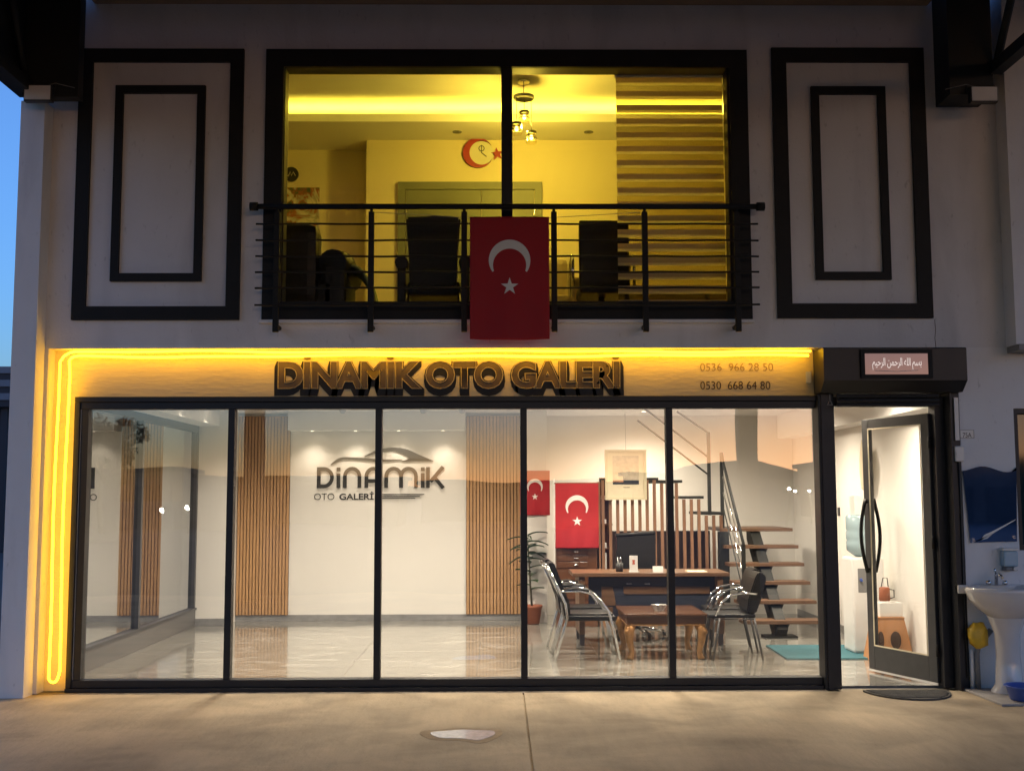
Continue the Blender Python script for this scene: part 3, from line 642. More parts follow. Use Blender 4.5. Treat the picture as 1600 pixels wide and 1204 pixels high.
MB().lathe([(.001, .021), (.11, .02), (.125, .025), (.155, .12), (.168, .125), (.168, .132), (.15, .13), (.118, .034), (.001, .03)], 4.10, -.70, 30, cap=False).build('bowl', bluepl, t)
t = thing('yellow_sack', 'yellow plastic bag hanging on grey pipe under the sink', 'bag', (3.92, -.17, .55))
mb = MB(); mb.lathe([(.01, .56), (.05, .555), (.075, .50), (.082, .44), (.07, .38), (.03, .35), (.001, .345)], 3.945, -.19, 16, 1, .7)
for v in mb.bm.verts: v.co += Vector((.012*math.sin(v.co.z*60+v.co.y*40), .01*math.sin(v.co.x*90), .006*math.sin(v.co.x*70)))
mb.build('bag', yellow_pl, t)
t = thing('drain_pipe', 'grey and white plastic pipes standing beside the sink pedestal', 'pipe', (3.9, -.14, 0))
MB().tube([(3.945, -.15, .018), (3.945, -.15, .30), (3.96, -.15, .36), (4.05, -.2, .5)], .022, 12).build('pipe', grey_pl, t)
MB().tube([(3.905, -.135, .018), (3.905, -.135, .33)], .016, 10).build('pipe', white_pl, t)
# neighbour opening
t = thing('neighbour_window', 'dark neighbouring window at the right edge of the wall', 'window', (4.9, 0, 1.14))
MB().frame(4.361, 5.6, 1.141, 2.329, .04, -.08, .1).build('frame', alu, t); B('pane', mat('dark teal glass', (.012, .03, .032), .05), t, 4.40, 5.56, .0, .01, 1.18, 2.29)
# doormat
t = thing('doormat', 'grey half round ribbed doormat in front of the entrance', 'mat', (3.35, -.2, 0))
pts = [(2.985+.66*k/1, -.06) for k in (1, 0)]
pts = [(3.33+.345*math.cos(math.pi+math.pi*k/24), -.17+.43*math.sin(math.pi+math.pi*k/24)) for k in range(25)]
MB().prism(pts, .0008, .014, 'z').build('base', rubber, t)
for k in range(11):
    y = -.19-.034*k; hw = .345*math.sqrt(max(.0, 1-((y+.17)/.43)**2))-.025
    if hw > .03: B('rib', rubber, t, 3.33-hw, 3.33+hw, y-.010, y+.010, .0142, .020)

# ================================================================== SHOWROOM INTERIOR
sr = thing('showroom', 'bright ground floor showroom with white walls and marble floor', 'room', (0, .2, 0))
fl = struct(B('showroom_floor', grout, None, -3.8, 4.119, .131, 6.19, -.3, -.004))
me_t = None
nx, ny = 7, 11
for i in range(nx):
    for j in range(ny):
        x0 = -3.80+i*1.2; x1 = min(x0+1.2, 4.118); y0 = .132+j*.6; y1 = min(y0+.6, 6.19)
        if y1-y0 < .05 or x1-x0 < .05: continue
        B('floor_tile', marble, fl, x0+.0015, x1-.0015, y0+.0015, y1-.0015, -.0039, 0.0)
CZ = 2.70
B('ceiling', ceil_m, sr, -3.8, 4.119, .141, 6.199, CZ, 2.719)
B('back_wall', int_wall, sr, -3.799, .62, 5.44, 6.199, 0, CZ)
B('stair_back_wall', int_wall, sr, .621, 4.118, 6.10, 6.199, 0, CZ)
B('right_wall', int_wall, sr, 4.06, 4.118, .141, 6.099, 0, CZ)
B('left_return_wall', int_wall, sr, -3.85, -3.42, 4.92, 5.439, 0, CZ)
B('column', int_wall, sr, .30, .625, 5.12, 5.439, 0, CZ, bev=.006)
B('skirting', skirt_m, sr, -3.42, .30, 5.425, 5.439, .001, .08); B('skirting', skirt_m, sr, -3.80, -3.419, 4.905, 4.919, .001, .09)
B('front_pier', int_wall, sr, -3.85, -3.60, .141, .3, 0, CZ)
B('skirting', skirt_m, sr, 4.045, 4.059, .3, 6.0, .001, .08)
# soffits
B('soffit', ceil_m, sr, -3.799, -3.55, .31, 4.919, 2.50, CZ-.001); B('soffit', ceil_m, sr, -2.72, -.43, 5.12, 5.439, 2.46, CZ-.001)
B('soffit', ceil_m, sr, 3.83, 4.059, .31, 6.0, 2.38, CZ-.001)
# side glazing
sg = thing('side_glazing', 'tall reflective side window wall at the left of the showroom', 'window', (-3.84, 2.5, 0))
B('bottom_panel', mat('grey sill panel', (.13, .125, .12), .45), sg, -3.88, -3.80, .32, 4.90, 0.001, .20); B('sill_cap', alu2, sg, -3.88, -3.785, .32, 4.90, .201, .225)
B('head', alu2, sg, -3.88, -3.80, .32, 4.90, 2.42, 2.499)
for y in (.34, 2.62, 4.86): B('mullion', alu2, sg, -3.87, -3.80, y-.03, y+.03, .226, 2.419)
B('glass_pane', side_pane, sg, -3.846, -3.84, .371, 2.589, .226, 2.419); B('glass_pane', side_pane, sg, -3.846, -3.84, 2.651, 4.829, .226, 2.419)
# slat panels
for lb, x0, x1 in (('warm wood slat wall panel left of the logo', -3.415, -2.735), ('warm wood slat wall panel right of the logo', -.425, .285)):
    t = thing('wood_cladding', lb, 'wall panel', ((x0+x1)/2, 5.42, .08), 'wood slat wall panels')
    B('backing', felt, t, x0, x1, 5.415, 5.424, .081, 2.66)
    n = 16; w = (x1-x0)/n
    me = bpy.data.meshes.new('slat'); b = bmesh.new(); bmesh.ops.create_cube(b, size=1)
    for v in b.verts: v.co = Vector((v.co.x*w*.78, v.co.y*.016, v.co.z*2.578))
    bmesh.ops.bevel(b, geom=b.edges[:], offset=.002, segments=1, affect='EDGES'); b.to_mesh(me); b.free(); me.materials.append(wood_slat)
    for k in range(n): inst('slat', me, t, (x0+w*(k+.5), 5.403, .081+1.2895))
# logo --------------------------------------------------------------
lg = thing('wall_logo', 'charcoal car logo reading DİNAMİK OTO GALERİ on the showroom wall', 'logo', (-1.55, 5.43, 1.6))
def L(px, py): return (-2.388+(px-440)*.0022225, 1.718+(895-py)*.00213)
def ribbon(mb, pts, w, y0=5.424, y1=5.4385):
    P = [Vector(p) for p in pts]; l = []; r = []
    for i, p in enumerate(P):
        a = P[max(i-1, 0)]; b = P[min(i+1, len(P)-1)]; d = (b-a).normalized(); nn = Vector((-d.y, d.x)); l.append(p+nn*w/2); r.append(p-nn*w/2)
    for i in range(len(P)-1): mb.prism([l[i], l[i+1], r[i+1], r[i]], y0, y1)
def arc(cx, cy, rx, ry_, a0, a1, n=14): return [L(cx+rx*math.cos(R(a0+(a1-a0)*k/n)), cy-ry_*math.sin(R(a0+(a1-a0)*k/n))) for k in range(n+1)]
sw = .048
def glyph(strokes, name='letter'):
    mb = MB()
    for k, s_ in enumerate(strokes): ribbon(mb, s_, sw, 5.424+.0004*k, 5.4385-.0002*k)
    mb.build(name, logo_m, lg)
glyph([[L(441, 778)]+arc(482, 831, 48, 53, 90, -90)+[L(441, 884)], [L(452, 786), L(452, 878)]])
glyph([[L(568, 806), L(568, 895)], [L(568, 769), L(568, 792)]])
glyph([[L(606, 895)]+arc(649, 825, 43, 48, 180, 0)+[L(692, 895)]])
glyph([[L(733, 895)]+arc(775, 825, 42, 48, 180, 0)+[L(817, 895)], [L(742, 852), L(808, 852)]])
glyph([[L(850, 895)]+arc(894, 825, 44, 48, 180, 0)+[L(938, 895)], arc(982, 825, 44, 48, 172, 0)+[L(1026, 895)]])
glyph([[L(1066, 806), L(1066, 895)], [L(1066, 769), L(1066, 792)]])
glyph([[L(1097, 768), L(1097, 895)], [L(1186, 766), L(1112, 858)], [L(1136, 832), L(1188, 897)]])
def smooth_poly(pts, n=6):
    out = []; m = len(pts)
    for i in range(m):
        p0, p1, p2, p3 = [Vector(pts[(i+k-1) % m]) for k in range(4)]
        for k in range(n):
            t_ = k/n; out.append(.5*((2*p1)+(-p0+p2)*t_+(2*p0-5*p1+4*p2-p3)*t_*t_+(-p0+3*p1-3*p2+p3)*t_**3))
    return out
def strip_shape(name, topc, botc):
    mb = MB(); n = 30
    def samp(c, t_):
        f = t_*(len(c)-1); i = min(int(f), len(c)-2); u = f-i; p = [Vector(c[max(0, min(len(c)-1, i+k-1))]) for k in range(4)]
        return .5*((2*p[1])+(-p[0]+p[2])*u+(2*p[0]-5*p[1]+4*p[2]-p[3])*u*u+(-p[0]+3*p[1]-3*p[2]+p[3])*u**3)
    A = [samp(topc, k/n) for k in range(n+1)]; Bq = [samp(botc, k/n) for k in range(n+1)]
    for k in range(n): mb.prism([L(*A[k]), L(*A[k+1]), L(*Bq[k+1]), L(*Bq[k])], 5.424, 5.4385)
    mb.build(name, logo_m, lg)
strip_shape('car_swoosh', [(520, 752), (562, 716), (610, 706), (720, 711), (830, 720), (945, 721)], [(522, 754), (575, 728), (615, 719), (720, 727), (820, 735), (943, 724)])
strip_shape('car_roof', [(718, 702), (790, 664), (880, 647), (965, 656), (1045, 692), (1128, 729)], [(722, 704), (790, 684), (880, 668), (930, 682), (988, 716), (940, 734)])
strip_shape('car_tail', [(985, 716), (1060, 716), (1128, 728)], [(940, 735), (1040, 731), (1128, 731)])
from_mesh('subtitle', text_on_wall('OTO', -2.42, -2.155, 1.562, 1.648, 5.437, offset=-.008, extrude=.003), logo_m, lg)
from_mesh('subtitle', text_on_wall('GALERİ', -2.09, -1.64, 1.562, 1.672, 5.437, offset=.022, extrude=.003), logo_m, lg)
for x1, z in ((-.975, 1.632), (-1.035, 1.606), (-1.095, 1.582)): B('speed_line', logo_m, lg, -1.55, x1, 5.428, 5.4385, z-.005, z+.005)

# ceiling lights ------------------------------------------------------
warm = (1.0, .85, .66)
def downlight(x, y, z, e, spot, label, group, rot=(0, 0, 0), lens=True):
    t = thing('downlight', label, 'downlight', (x, y, z), group)
    MB().lathe([(.035, z-.006), (.05, z-.006), (.052, z-.0005)], x, y, 18, cap=False).build('rim', white_pl, t)
    MB().lathe([(.001, z-.003), (.036, z-.003)], x, y, 16, cap=False).build('lens', lamp_m, t)
    light('lamp', 'SPOT', (x, y, z-.02), e, warm, t, .2 if spot > 130 else .05, spot, rot, 1.)
for k, x in enumerate((-2.42, -1.86, -1.30, -.72)):
    downlight(x, 5.22, 2.46, 20, 118, '%s of four lit downlights in the soffit above the wall logo' % ('leftmost', 'second from left', 'third from left', 'rightmost')[k], 'downlights above the logo')
for k, y in enumerate((2.0, 3.1, 4.2)):
    downlight(-3.36, y, CZ, 46, 110, '%s ceiling downlight beside the left side window' % ('nearest', 'middle', 'farthest')[k], 'downlights by the side window')
for k, (x, y) in enumerate([(-2.2, 1.3), (-.4, 1.3), (1.35, 1.3), (3.3, 1.1), (-2.2, 3.4), (-.4, 3.4), (1.35, 3.2), (3.05, 3.4), (1.9, 5.2)]):
    downlight(x, y, CZ, 385, 165, ('lit ceiling downlight over the %s of the showroom' % ['front left', 'front middle', 'coffee table', 'entrance', 'rear left', 'rear middle', 'desk', 'stairs', 'stair slats'][k]), 'ceiling downlights')
# track spots
for k, x in enumerate((-1.75, -.85, -.42)):
    t = thing('track_spot', '%s of three grey track spotlights near the logo ceiling' % ('left', 'middle', 'right')[k], 'spotlight', (x, 3.0, CZ), 'track spotlights')
    MB().tube([(x, 3.0, CZ-.001), (x, 3.0, CZ-.07)], .008, 6).build('stem', grey_pl, t)
    MB().tube([(x-.02, 2.97, CZ-.06), (x+.015, 3.08, CZ-.15)], .035, 14).build('head', mat('silver grey lamp', (.35, .36, .40), .4), t)

# flags inside ----------------------------------------------------------
flag('red crescent flag hanging on the white column right of the wood slats', .275, .66, 1.36, 1.93, 5.085, .007, 11)
flag('large red crescent flag hanging before the dark cabinet inside', .70, 1.235, .965, 1.76, 4.50, .022, 21)
t = thing('flag_pole', 'thin pale pole beside the inner red flag', 'pole', (.69, 4.54, 0))
MB().tube([(.685, 4.54, .0), (.685, 4.54, 1.82)], .009, 8).build('pole', white_pl, t); MB().tube([(.685, 4.54, 1.76), (1.25, 4.54, 1.765)], .008, 8).build('crossbar', wood_dark, t)
# cabinet below flag
t = thing('drawer_cabinet', 'dark wooden drawer cabinet with three handles below the inner flag', 'cabinet', (.97, 4.8, 0))
B('carcass', mahog, t, .71, 1.22, 4.60, 5.0, .001, 1.0, bev=.006)
for k, z in enumerate((.92, .84, .76)):
    d = B('drawer', mahog, t, .73, 1.10, 4.584, 4.599, z-.035, z+.035, bev=.003); MB().tube([(.93, 4.57, z), (.985, 4.57, z)], .008, 8).build('handle', chrome, d)
for z in (.6, .42, .2): B('drawer', mahog, t, .73, 1.20, 4.584, 4.599, z-.08, z+.08, bev=.003)
t = thing('hanging_plant', 'potted rubber plant with large leaves beside the white column', 'plant', (.44, 5.0, 0))
PX, PY = .42, 4.98
MB().lathe([(.085, .002), (.095, .01), (.125, .2), (.135, .21), (.135, .235), (.12, .235), (.11, .2)], PX, PY, 20).build('pot', terracotta, t)
MB().lathe([(.001, .205), (.11, .2)], PX, PY, 16, cap=False).build('soil', soil, t)
MB().tube([(PX, PY, .19), (PX-.02, PY, .5), (PX-.03, PY, .75), (PX-.05, PY+.01, 1.05)], [.014, .012, .01, .006], 8).build('stem', stem_m, t)
def leaf_mesh(L_, W_, droop=.25):
    b = MB(); b.grid(4, 8, lambda u, v: (L_*v, W_*(u-.5)*math.sin(math.pi*min(1, v*.92+.06))**.8*1.0, .03*abs(u-.5)*2*.6-droop*L_*v*v)); me = bpy.data.meshes.new('leaf'); b.bm.to_mesh(me); b.bm.free(); me.materials.append(leaf); return me
lm1, lm2 = leaf_mesh(.22, .12), leaf_mesh(.24, .032, .5)
for k in range(9):
    o = inst('leaf', lm1, t, (PX-.02, PY, .42+.055*k)); o.rotation_euler = (0, R(-25+20*random.random()), R(k*137+20)); s_ = .8+.4*random.random(); o.scale = (s_,)*3
for k in range(16):
    o = inst('leaf', lm2, t, (PX-.045, PY, .80+.02*k)); o.rotation_euler = (0, R(-35+30*random.random()), R(k*97)); 
# stairs ----------------------------------------------------------------
stt = thing('staircase', 'open oak staircase on a dark steel spine rising to a landing', 'staircase', (3.2, 3.4, 0))
SX0, SX1 = 2.76, 3.66
for i in range(6):
    z = .2*(i+1); y = 3.36+.25*i
    if i < 5: B('tread', wood_stair, stt, SX0, SX1, y, y+.29, z-.04, z, bev=.004)
B('landing', wood_stair, stt, SX0, SX1, 4.62, 5.6, 1.16, 1.20, bev=.004)
MB().prism([(3.36, .10), (3.46, .03), (3.66, .03), (4.9, 1.06), (4.9, 1.155), (4.66, 1.155), (3.42, .155)], 3.14, 3.26, 'x').build('spine_beam', steel_dark, stt)
B('base_plate', steel_dark, stt, 3.02, 3.38, 3.40, 3.66, .001, .02); B('spine_foot', steel_dark, stt, 3.13, 3.27, 3.45, 3.62, .021, .155)
for i in range(5):
    z = .2*(i+1); y = 3.36+.25*i; MB().prism([(3.10, z-.041), (3.30, z-.041), (3.26, z-.14), (3.14, z-.14)], y+.08, y+.22).build('tread_bracket', steel_dark, stt)
for i in range(7):
    z = 1.2+.2*(i+1); x1 = 2.83-.265*i; 
    if z < 1.9: B('upper_tread', wood_dark if i > 2 else steel_dark, stt, x1-.30, x1, 4.66, 5.6, z-.035, z, bev=.003)
for x, z0, z1 in ((2.80, 1.2, 2.14), (2.64, 1.36, 2.4)): B('rail_post', steel_dark, stt, x-.02, x+.02, 4.665, 4.705, z0, z1)
for dz in (0, -.22, -.44):
    MB().tube([(2.64, 4.685, 2.30+dz), (1.75, 4.685, 2.30+.69+dz)] if dz < 0 else [(2.64, 4.685, 2.39), (2.25, 4.685, 2.66)], .012, 6).build('rail_bar', steel_dark, stt)
MB().tube([(2.80, 4.64, 2.12), (2.80, 4.60, 2.04), (2.78, 3.36, 1.04)], .018, 8).build('handrail', steel_dark, stt)
for k in range(1, 4): MB().tube([(2.80, 4.60, 2.04-.2*k), (2.78, 3.38, 1.05-.2*k)], .008, 6).build('rail_bar', chrome if k < 3 else steel_dark, stt)
B('rail_post', steel_dark, stt, 2.76, 2.80, 3.37, 3.41, .2, 1.05)
B('newel_box', steel_dark, stt, 2.72, 2.84, 4.50, 4.62, .3, 1.16)
B('top_rail', steel_dark, stt, 1.26, 2.0, 4.66, 4.70, 1.77, 1.83)
# under stair slat screen
sc = thing('slat_screen', 'screen of upright reddish wood slats under the upper stair flight', 'screen', (2, 4.63, 0))
me = None
x = 1.30
while x < 2.80:
    i = int((2.83-x)/.265); zt = min(1.2+.2*(i+1)-.04, 1.80)
    B('slat', wood_dark, sc, x-.019, x+.019, 4.625, 4.655, .001, zt); x += .092
B('cross_rail', wood_dark, sc, 1.28, 2.80, 4.656, 4.675, .55, .60); B('back_board', mat('dark recess board', (.05, .03, .022), .8), sc, 1.26, 2.75, 5.3, 5.33, .0, 1.15)
# shelf boxes behind slats
t = thing('file_shelf', 'narrow dark shelf with white binders beside the inner flag', 'shelf', (1.3, 4.8, 0))
B('side', wood_dark, t, 1.245, 1.268, 4.63, 4.95, .001, 1.78); B('back', mahog, t, 1.269, 1.42, 4.93, 4.95, .001, 1.78)
for z in (.65, .95, 1.25, 1.55): B('shelf_board', mahog, t, 1.269, 1.42, 4.66, 4.929, z-.01, z+.01)
for z, h in ((.66, .24), (.96, .06), (1.26, .05), (1.56, .05)): B('binder', white_pl, t, 1.30, 1.345, 4.69, 4.9, z+.001, z+h)
t = thing('framed_certificate', 'cream framed certificate hanging in front of the stair slats', 'picture frame', (1.6, 4.55, 1.57))
B('mount', cream_paper, t, 1.335, 1.83, 4.57, 4.60, 1.565, 2.165); MB().frame(1.325, 1.84, 1.555, 2.175, .03, 4.55, 4.601).build('frame', mat('pale gilt frame', (.62, .55, .38), .4), t)
B('picture', mat('faded print', (.55, .47, .36), .4, var=.25, scale=14), t, 1.42, 1.745, 4.566, 4.5695, 1.80, 2.10)
B('caption_band', navy, t, 1.42, 1.745, 4.566, 4.5695, 1.745, 1.797); B('caption', dark_pl, t, 1.55, 1.63, 4.567, 4.5695, 1.705, 1.712)
MB().tube([(1.585, 4.56, 2.17), (1.585, 4.6, 2.697)], .002, 4).build('hanging_wire', grey_pl, t)
# desk --------------------------------------------------------------------
t = thing('reception_desk', 'walnut topped desk with navy front panel in the showroom office', 'desk', (1.65, 3, 0))
B('desk_top', wood_desk, t, .80, 2.50, 2.78, 3.50, .735, .775, bev=.006)
B('front_panel', navy, t, .98, 2.36, 2.92, 2.94, .30, .734)
B('front_inlay', wood_desk, t, 1.12, 1.27, 2.905, 2.9195, .42, .62); B('front_inlay', wood_desk, t, 1.36, 2.30, 2.905, 2.9195, .54, .62); B('front_inlay', wood_desk, t, 1.02, 1.24, 2.905, 2.9195, .32, .40)
MB().prism([(1.24, .62), (1.34, .62), (1.44, .32), (1.30, .32)], 2.903, 2.9195).build('front_brace', navy, t)
for x in (.90, 2.40):
    B('side_panel', wood_desk, t, x-.03, x+.03, 2.82, 3.46, .12, .734); B('leg', navy, t, x-.025, x+.025, 2.84, 2.90, .001, .12); B('leg', navy, t, x-.025, x+.025, 3.38, 3.44, .001, .12)
for x in (1.42, 1.62): B('drawer_pull', chrome, t, x-.03, x+.03, 2.912, 2.9195, .645, .655)
t = thing('swivel_chair', 'black executive chair behind the reception desk', 'chair', (1.6, 3.95, 0))
MB().prism([(1.39, 1.12), (1.37, .62), (1.84, .62), (1.85, 1.15), (1.62, 1.13)], 3.86, 3.94).build('backrest', leather, t)
MB().tube([(1.38, 3.9, 1.14), (1.85, 3.9, 1.17)], .025, 10).build('headrest', leather, t)
MB().box(1.38, 1.84, 3.5, 3.88, .44, .54, bev=.03).build('seat', leather, t)
MB().tube([(1.61, 3.7, .08), (1.61, 3.7, .44)], .03, 10).build('column', chrome, t)
for k in range(5):
    a = k*2*math.pi/5; MB().tube([(1.61, 3.7, .10), (1.61+.3*math.cos(a), 3.7+.3*math.sin(a), .05)], [.025, .018], 8).build('foot', chrome, t)
    MB().lathe([(.001, .001), (.022, .004), (.026, .025), (.022, .045), (.001, .05)], 1.61+.3*math.cos(a), 3.7+.3*math.sin(a), 10).build('caster', dark_pl, t)
t = thing('desk_card', 'white card stand with red emblem on the reception desk', 'card', (1.47, 2.9, .775))
mb = MB().box(1.425, 1.515, 2.88, 2.89, .78, .955, bev=.004); mb.build('card', white_pl, t); B('base', white_pl, t, 1.42, 1.53, 2.86, 2.92, .7755, .79, bev=.003)
MB().prism([(1.47+.022*math.cos(k*math.pi/4)*(1 if k % 2 else .5), .885+.035*math.sin(k*math.pi/4)*(1 if k % 2 else .7)) for k in range(8)], 2.8775, 2.8798).build('emblem', mat('red print', (.45, .10, .06), .6), t)
t = thing('name_block', 'small white name block on the reception desk', 'name plate', (1.72, 2.9, .775)); MB().prism([(2.86, .776), (2.92, .776), (2.90, .84), (2.88, .84)], 1.68, 1.79, 'x').build('block', white_pl, t)
t = thing('pen_pot', 'dark pen pot standing behind the white desk card', 'pen pot', (1.33, 3.0, .775)); MB().lathe([(.04, .776), (.042, .87), (.036, .87), (.034, .79)], 1.33, 3.02, 14).build('pot', dark_pl, t)
for k in range(3): MB().tube([(1.32+.012*k, 3.02, .80), (1.31+.02*k, 3.02+.01*k, .93)], .004, 5).build('pen', (white_pl, dark_pl, chrome)[k], t)
t = thing('paper_stack', 'loose papers lying on the right of the reception desk', 'paper', (2.15, 2.95, .775)); B('sheet', cream_paper, t, 2.06, 2.27, 2.84, 3.1, .7755, .782); 
# coffee table ------------------------------------------------------------
t = thing('coffee_table', 'low mahogany coffee table with carved gilded legs between the chairs', 'coffee table', (1.64, 2.1, 0))
MB().box(1.235, 2.05, 1.68, 2.55, .425, .45, bev=.008).build('table_top', mahog, t); MB().box(1.26, 2.025, 1.70, 2.53, .345, .424, bev=.006).build('apron', mahog, t)
B('apron_bead', gilt, t, 1.255, 2.03, 1.694, 2.536, .335, .3449)
for x in (1.31, 1.975):
    for y in (1.75, 2.48):
        s_ = 1 if x > 1.6 else -1; yy = -1 if y < 2 else 1
        lg_ = MB().tube([(x, y, .345), (x+s_*.03, y+yy*.02, .28), (x+s_*.022, y+yy*.012, .18), (x+s_*.0, y, .08), (x+s_*.01, y, .03), (x+s_*.02, y+yy*.01, .001)], [.05, .052, .036, .026, .03, .036], 10).build('leg', gilt, t)
        MB().lathe([(.001, .24), (.03, .25), (.038, .27), (.03, .295), (.001, .31)], x+s_*.045, y+yy*.035, 8).build('carving', gilt, lg_)
t = thing('glass_ashtray', 'clear cut glass ashtray on the coffee table', 'ashtray', (1.62, 2.0, .45))
mb = MB(); n = 16; rg = [[mb.bm.verts.new((1.62+(r+(.012 if (k % 2 and i) else 0))*math.cos(k*2*math.pi/n), 2.0+(r+(.012 if (k % 2 and i) else 0))*math.sin(k*2*math.pi/n), z)) for k in range(n)] for i, (r, z) in enumerate(((.045, .451), (.075, .51), (.055, .505), (.035, .465)))]
for a, b in zip(rg, rg[1:]):
    for k in range(n): mb.bm.faces.new((a[k], a[(k+1) % n], b[(k+1) % n], b[k]))
mb.build('bowl', mat('cut glass', (.7, .7, .66), .08, trans=.5), t)
# visitor chairs (local: +x front) ---------------------------------------
def chair_a(label, loc, rz):
    t = thing('visitor_chair', label, 'chair', (0, 0, 0), 'black visitor chairs round the coffee table')
    MB().box(.10, .60, .04, .48, .385, .435, bev=.02).build('seat', leather, t)
    MB().box(.14, .58, .07, .45, .43, .455, bev=.012).build('seat_cushion', leather, t)
    mb = MB(); mb.prism([(.10, .42), (.16, .42), (.15, .56), (.0, .95), (-.06, .945), (.09, .56)], .05, .47, 'y'); bmesh.ops.bevel(mb.bm, geom=mb.bm.edges[:], offset=.012, segments=2, affect='EDGES'); mb.build('backrest', leather, t)
    for y in (.0, .52):
        MB().tube([(-.07, y, .92), (.04, y, .70), (.11, y, .55), (.125, y, .42), (.09, y, .30), (0, y, .0)], .013, 8).build('rear_leg', chrome, t)
        MB().tube([(.05, y, .675), (.25, y, .68), (.36, y, .655), (.45, y, .59), (.53, y, .48), (.58, y, .3), (.64, y, .0)], .0135, 8).build('arm_leg', chrome, t)
        MB().tube([(.10, y, .685), (.22, y, .697), (.34, y, .68)], .014, 8).build('arm_pad', leather, t)
    MB().tube([(.575, 0, .375), (.575, .52, .375)], .011, 8).build('cross_bar', chrome, t); MB().tube([(.12, 0, .40), (.12, .52, .40)], .011, 8).build('cross_bar', chrome, t)
    MB().tube([(-.06, .0, .90), (-.06, .52, .90)], .011, 8).build('cross_bar', chrome, t)
    t.location = loc; t.rotation_euler = (0, 0, rz); return t
chair_a('nearer black and chrome visitor chair left of the coffee table', (.545, 1.62, 0), 0)
chair_a('farther black and chrome visitor chair left of the coffee table', (.535, 2.25, 0), R(2))
def chair_b(label, loc, rz):
    t = thing('visitor_chair', label, 'chair', (0, 0, 0), 'black visitor chairs round the coffee table')
    MB().box(.04, .50, .03, .47, .41, .445, bev=.015).build('seat', leather, t)
    mb = MB(); mb.prism([(.09, .445), (.12, .47), (.10, .60), (.03, .80), (.0, .85), (-.06, .84), (-.08, .78), (-.02, .58), (.03, .45)], .05, .45, 'y'); bmesh.ops.bevel(mb.bm, geom=mb.bm.edges[:], offset=.012, segments=2, affect='EDGES'); mb.build('backrest', leather, t)
    for y in (.01, .49):
        MB().tube([(.06, y, .41), (-.02, y, .0)], .011, 8).build('rear_leg', alu2, t); MB().tube([(.40, y, .41), (.47, y, .0)], .011, 8).build('front_leg', alu2, t)
        MB().tube([(.03, y, .64), (.16, y, .655), (.28, y, .635), (.37, y, .57), (.44, y, .43)], .012, 8).build('arm', chrome, t)
    MB().tube([(.07, .01, .40), (.44, .01, .40), (.44, .49, .40), (.07, .49, .40)], .010, 8, closed=True).build('seat_frame', alu2, t)
    t.location = loc; t.rotation_euler = (0, 0, rz); return t
chair_b('nearer black visitor chair with thin legs right of the coffee table', (2.56, 2.12, 0), R(180))
chair_b('farther black visitor chair with thin legs right of the coffee table', (2.66, 2.72, 0), R(178))
# rug, water dispenser, stool ---------------------------------------------
tag(MB().prism([(2.83, 1.70), (4.0, 1.70), (4.0, 2.74), (2.86, 2.74)], .0008, .012, 'z').build('teal_rug', teal), 'flat teal rug on the marble floor by the entrance', 'rug')
t = thing('water_dispenser', 'white floor standing water dispenser inside the entrance', 'water dispenser', (3.76, 2.25, 0))
dx0, dx1, dy0, dy1 = 3.60, 3.93, 2.05, 2.40
MB().box(dx0, dx1, dy0, dy1, .013, .97, bev=.025).build('body', white_pl, t)
B('tap_recess', grey_pl, t, dx0+.06, dx0+.2, dy0-.003, dy0-.0005, .62, .86)
for k in (0, 1): MB().tube([(dx0+.09+.07*k, dy0-.03, .74), (dx0+.09+.07*k, dy0-.002, .75)], .014, 8).build('tap', (bluepl, clock_red)[k], t)
for k in range(7): B('vent_slot', grey_pl, t, dx0+.20, dx0+.29, dy0-.003, dy0-.0005, .50-.02*k, .508-.02*k)
bc = ((dx0+dx1)/2-.02, (dy0+dy1)/2)
bt = thing('water_bottle', 'large pale blue water bottle upside down on the dispenser', 'bottle', (bc[0], bc[1], .972))
MB().lathe([(.03, .973), (.05, .975), (.09, 1.0), (.135, 1.04), (.137, 1.12), (.130, 1.14), (.137, 1.16), (.137, 1.22), (.130, 1.24), (.137, 1.26), (.137, 1.38), (.12, 1.40), (.001, 1.40)], bc[0], bc[1], 28, cap=False).build('bottle', mat('blue tinted water', (.45, .60, .66), .1, var=.05, trans=.35), bt)
tag(MB().box(bc[0]-.07, bc[0]+.12, bc[1]-.08, bc[1]+.08, 1.402, 1.60, bev=.004).build('white_carton', white_pl), 'white carton standing on top of the water bottle', 'carton')
t = thing('step_stool', 'tan plastic step stool with oval hand holes inside the door', 'stool', (3.8, 1.6, 0))
cxs, cys = 3.83, 1.70
def stool_side(name, c0, c1, ax, d):
    pass
mb = MB()
wt, wb, h = .125, .20, .40
A = [(-wb, -.15, .001), (wb, -.15, .001), (wb, .15, .001), (-wb, .15, .001)]; T = [(-wt, -.11, h), (wt, -.11, h), (wt, .11, h), (-wt, .11, h)]
for k in range(4):
    j = (k+1) % 4; vs = [mb.bm.verts.new((cxs+q[0], cys+q[1], q[2])) for q in (A[k], A[j], T[j], T[k])]; mb.bm.faces.new(vs)
vs = [mb.bm.verts.new((cxs+q[0], cys+q[1], q[2])) for q in T]; mb.bm.faces.new(vs)
mb.build('body', brown_pl, t, solid=.008)
dk = mat('stool hole shade', (.045, .02, .014), .8)  # dark plates paint the shade inside the stool's openings, nothing is cut
for x_, rx in ((-.0, .05),):
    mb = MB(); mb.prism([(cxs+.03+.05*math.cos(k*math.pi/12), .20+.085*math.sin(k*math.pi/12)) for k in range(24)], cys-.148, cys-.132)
    mb.build('oval_shade', dk, t)
mb = MB(); mb.prism([(cxs-.115+.028*math.cos(k*math.pi/12), .20+.085*math.sin(k*math.pi/12)) for k in range(24)], cys-.148, cys-.132); mb.build('oval_shade', dk, t)
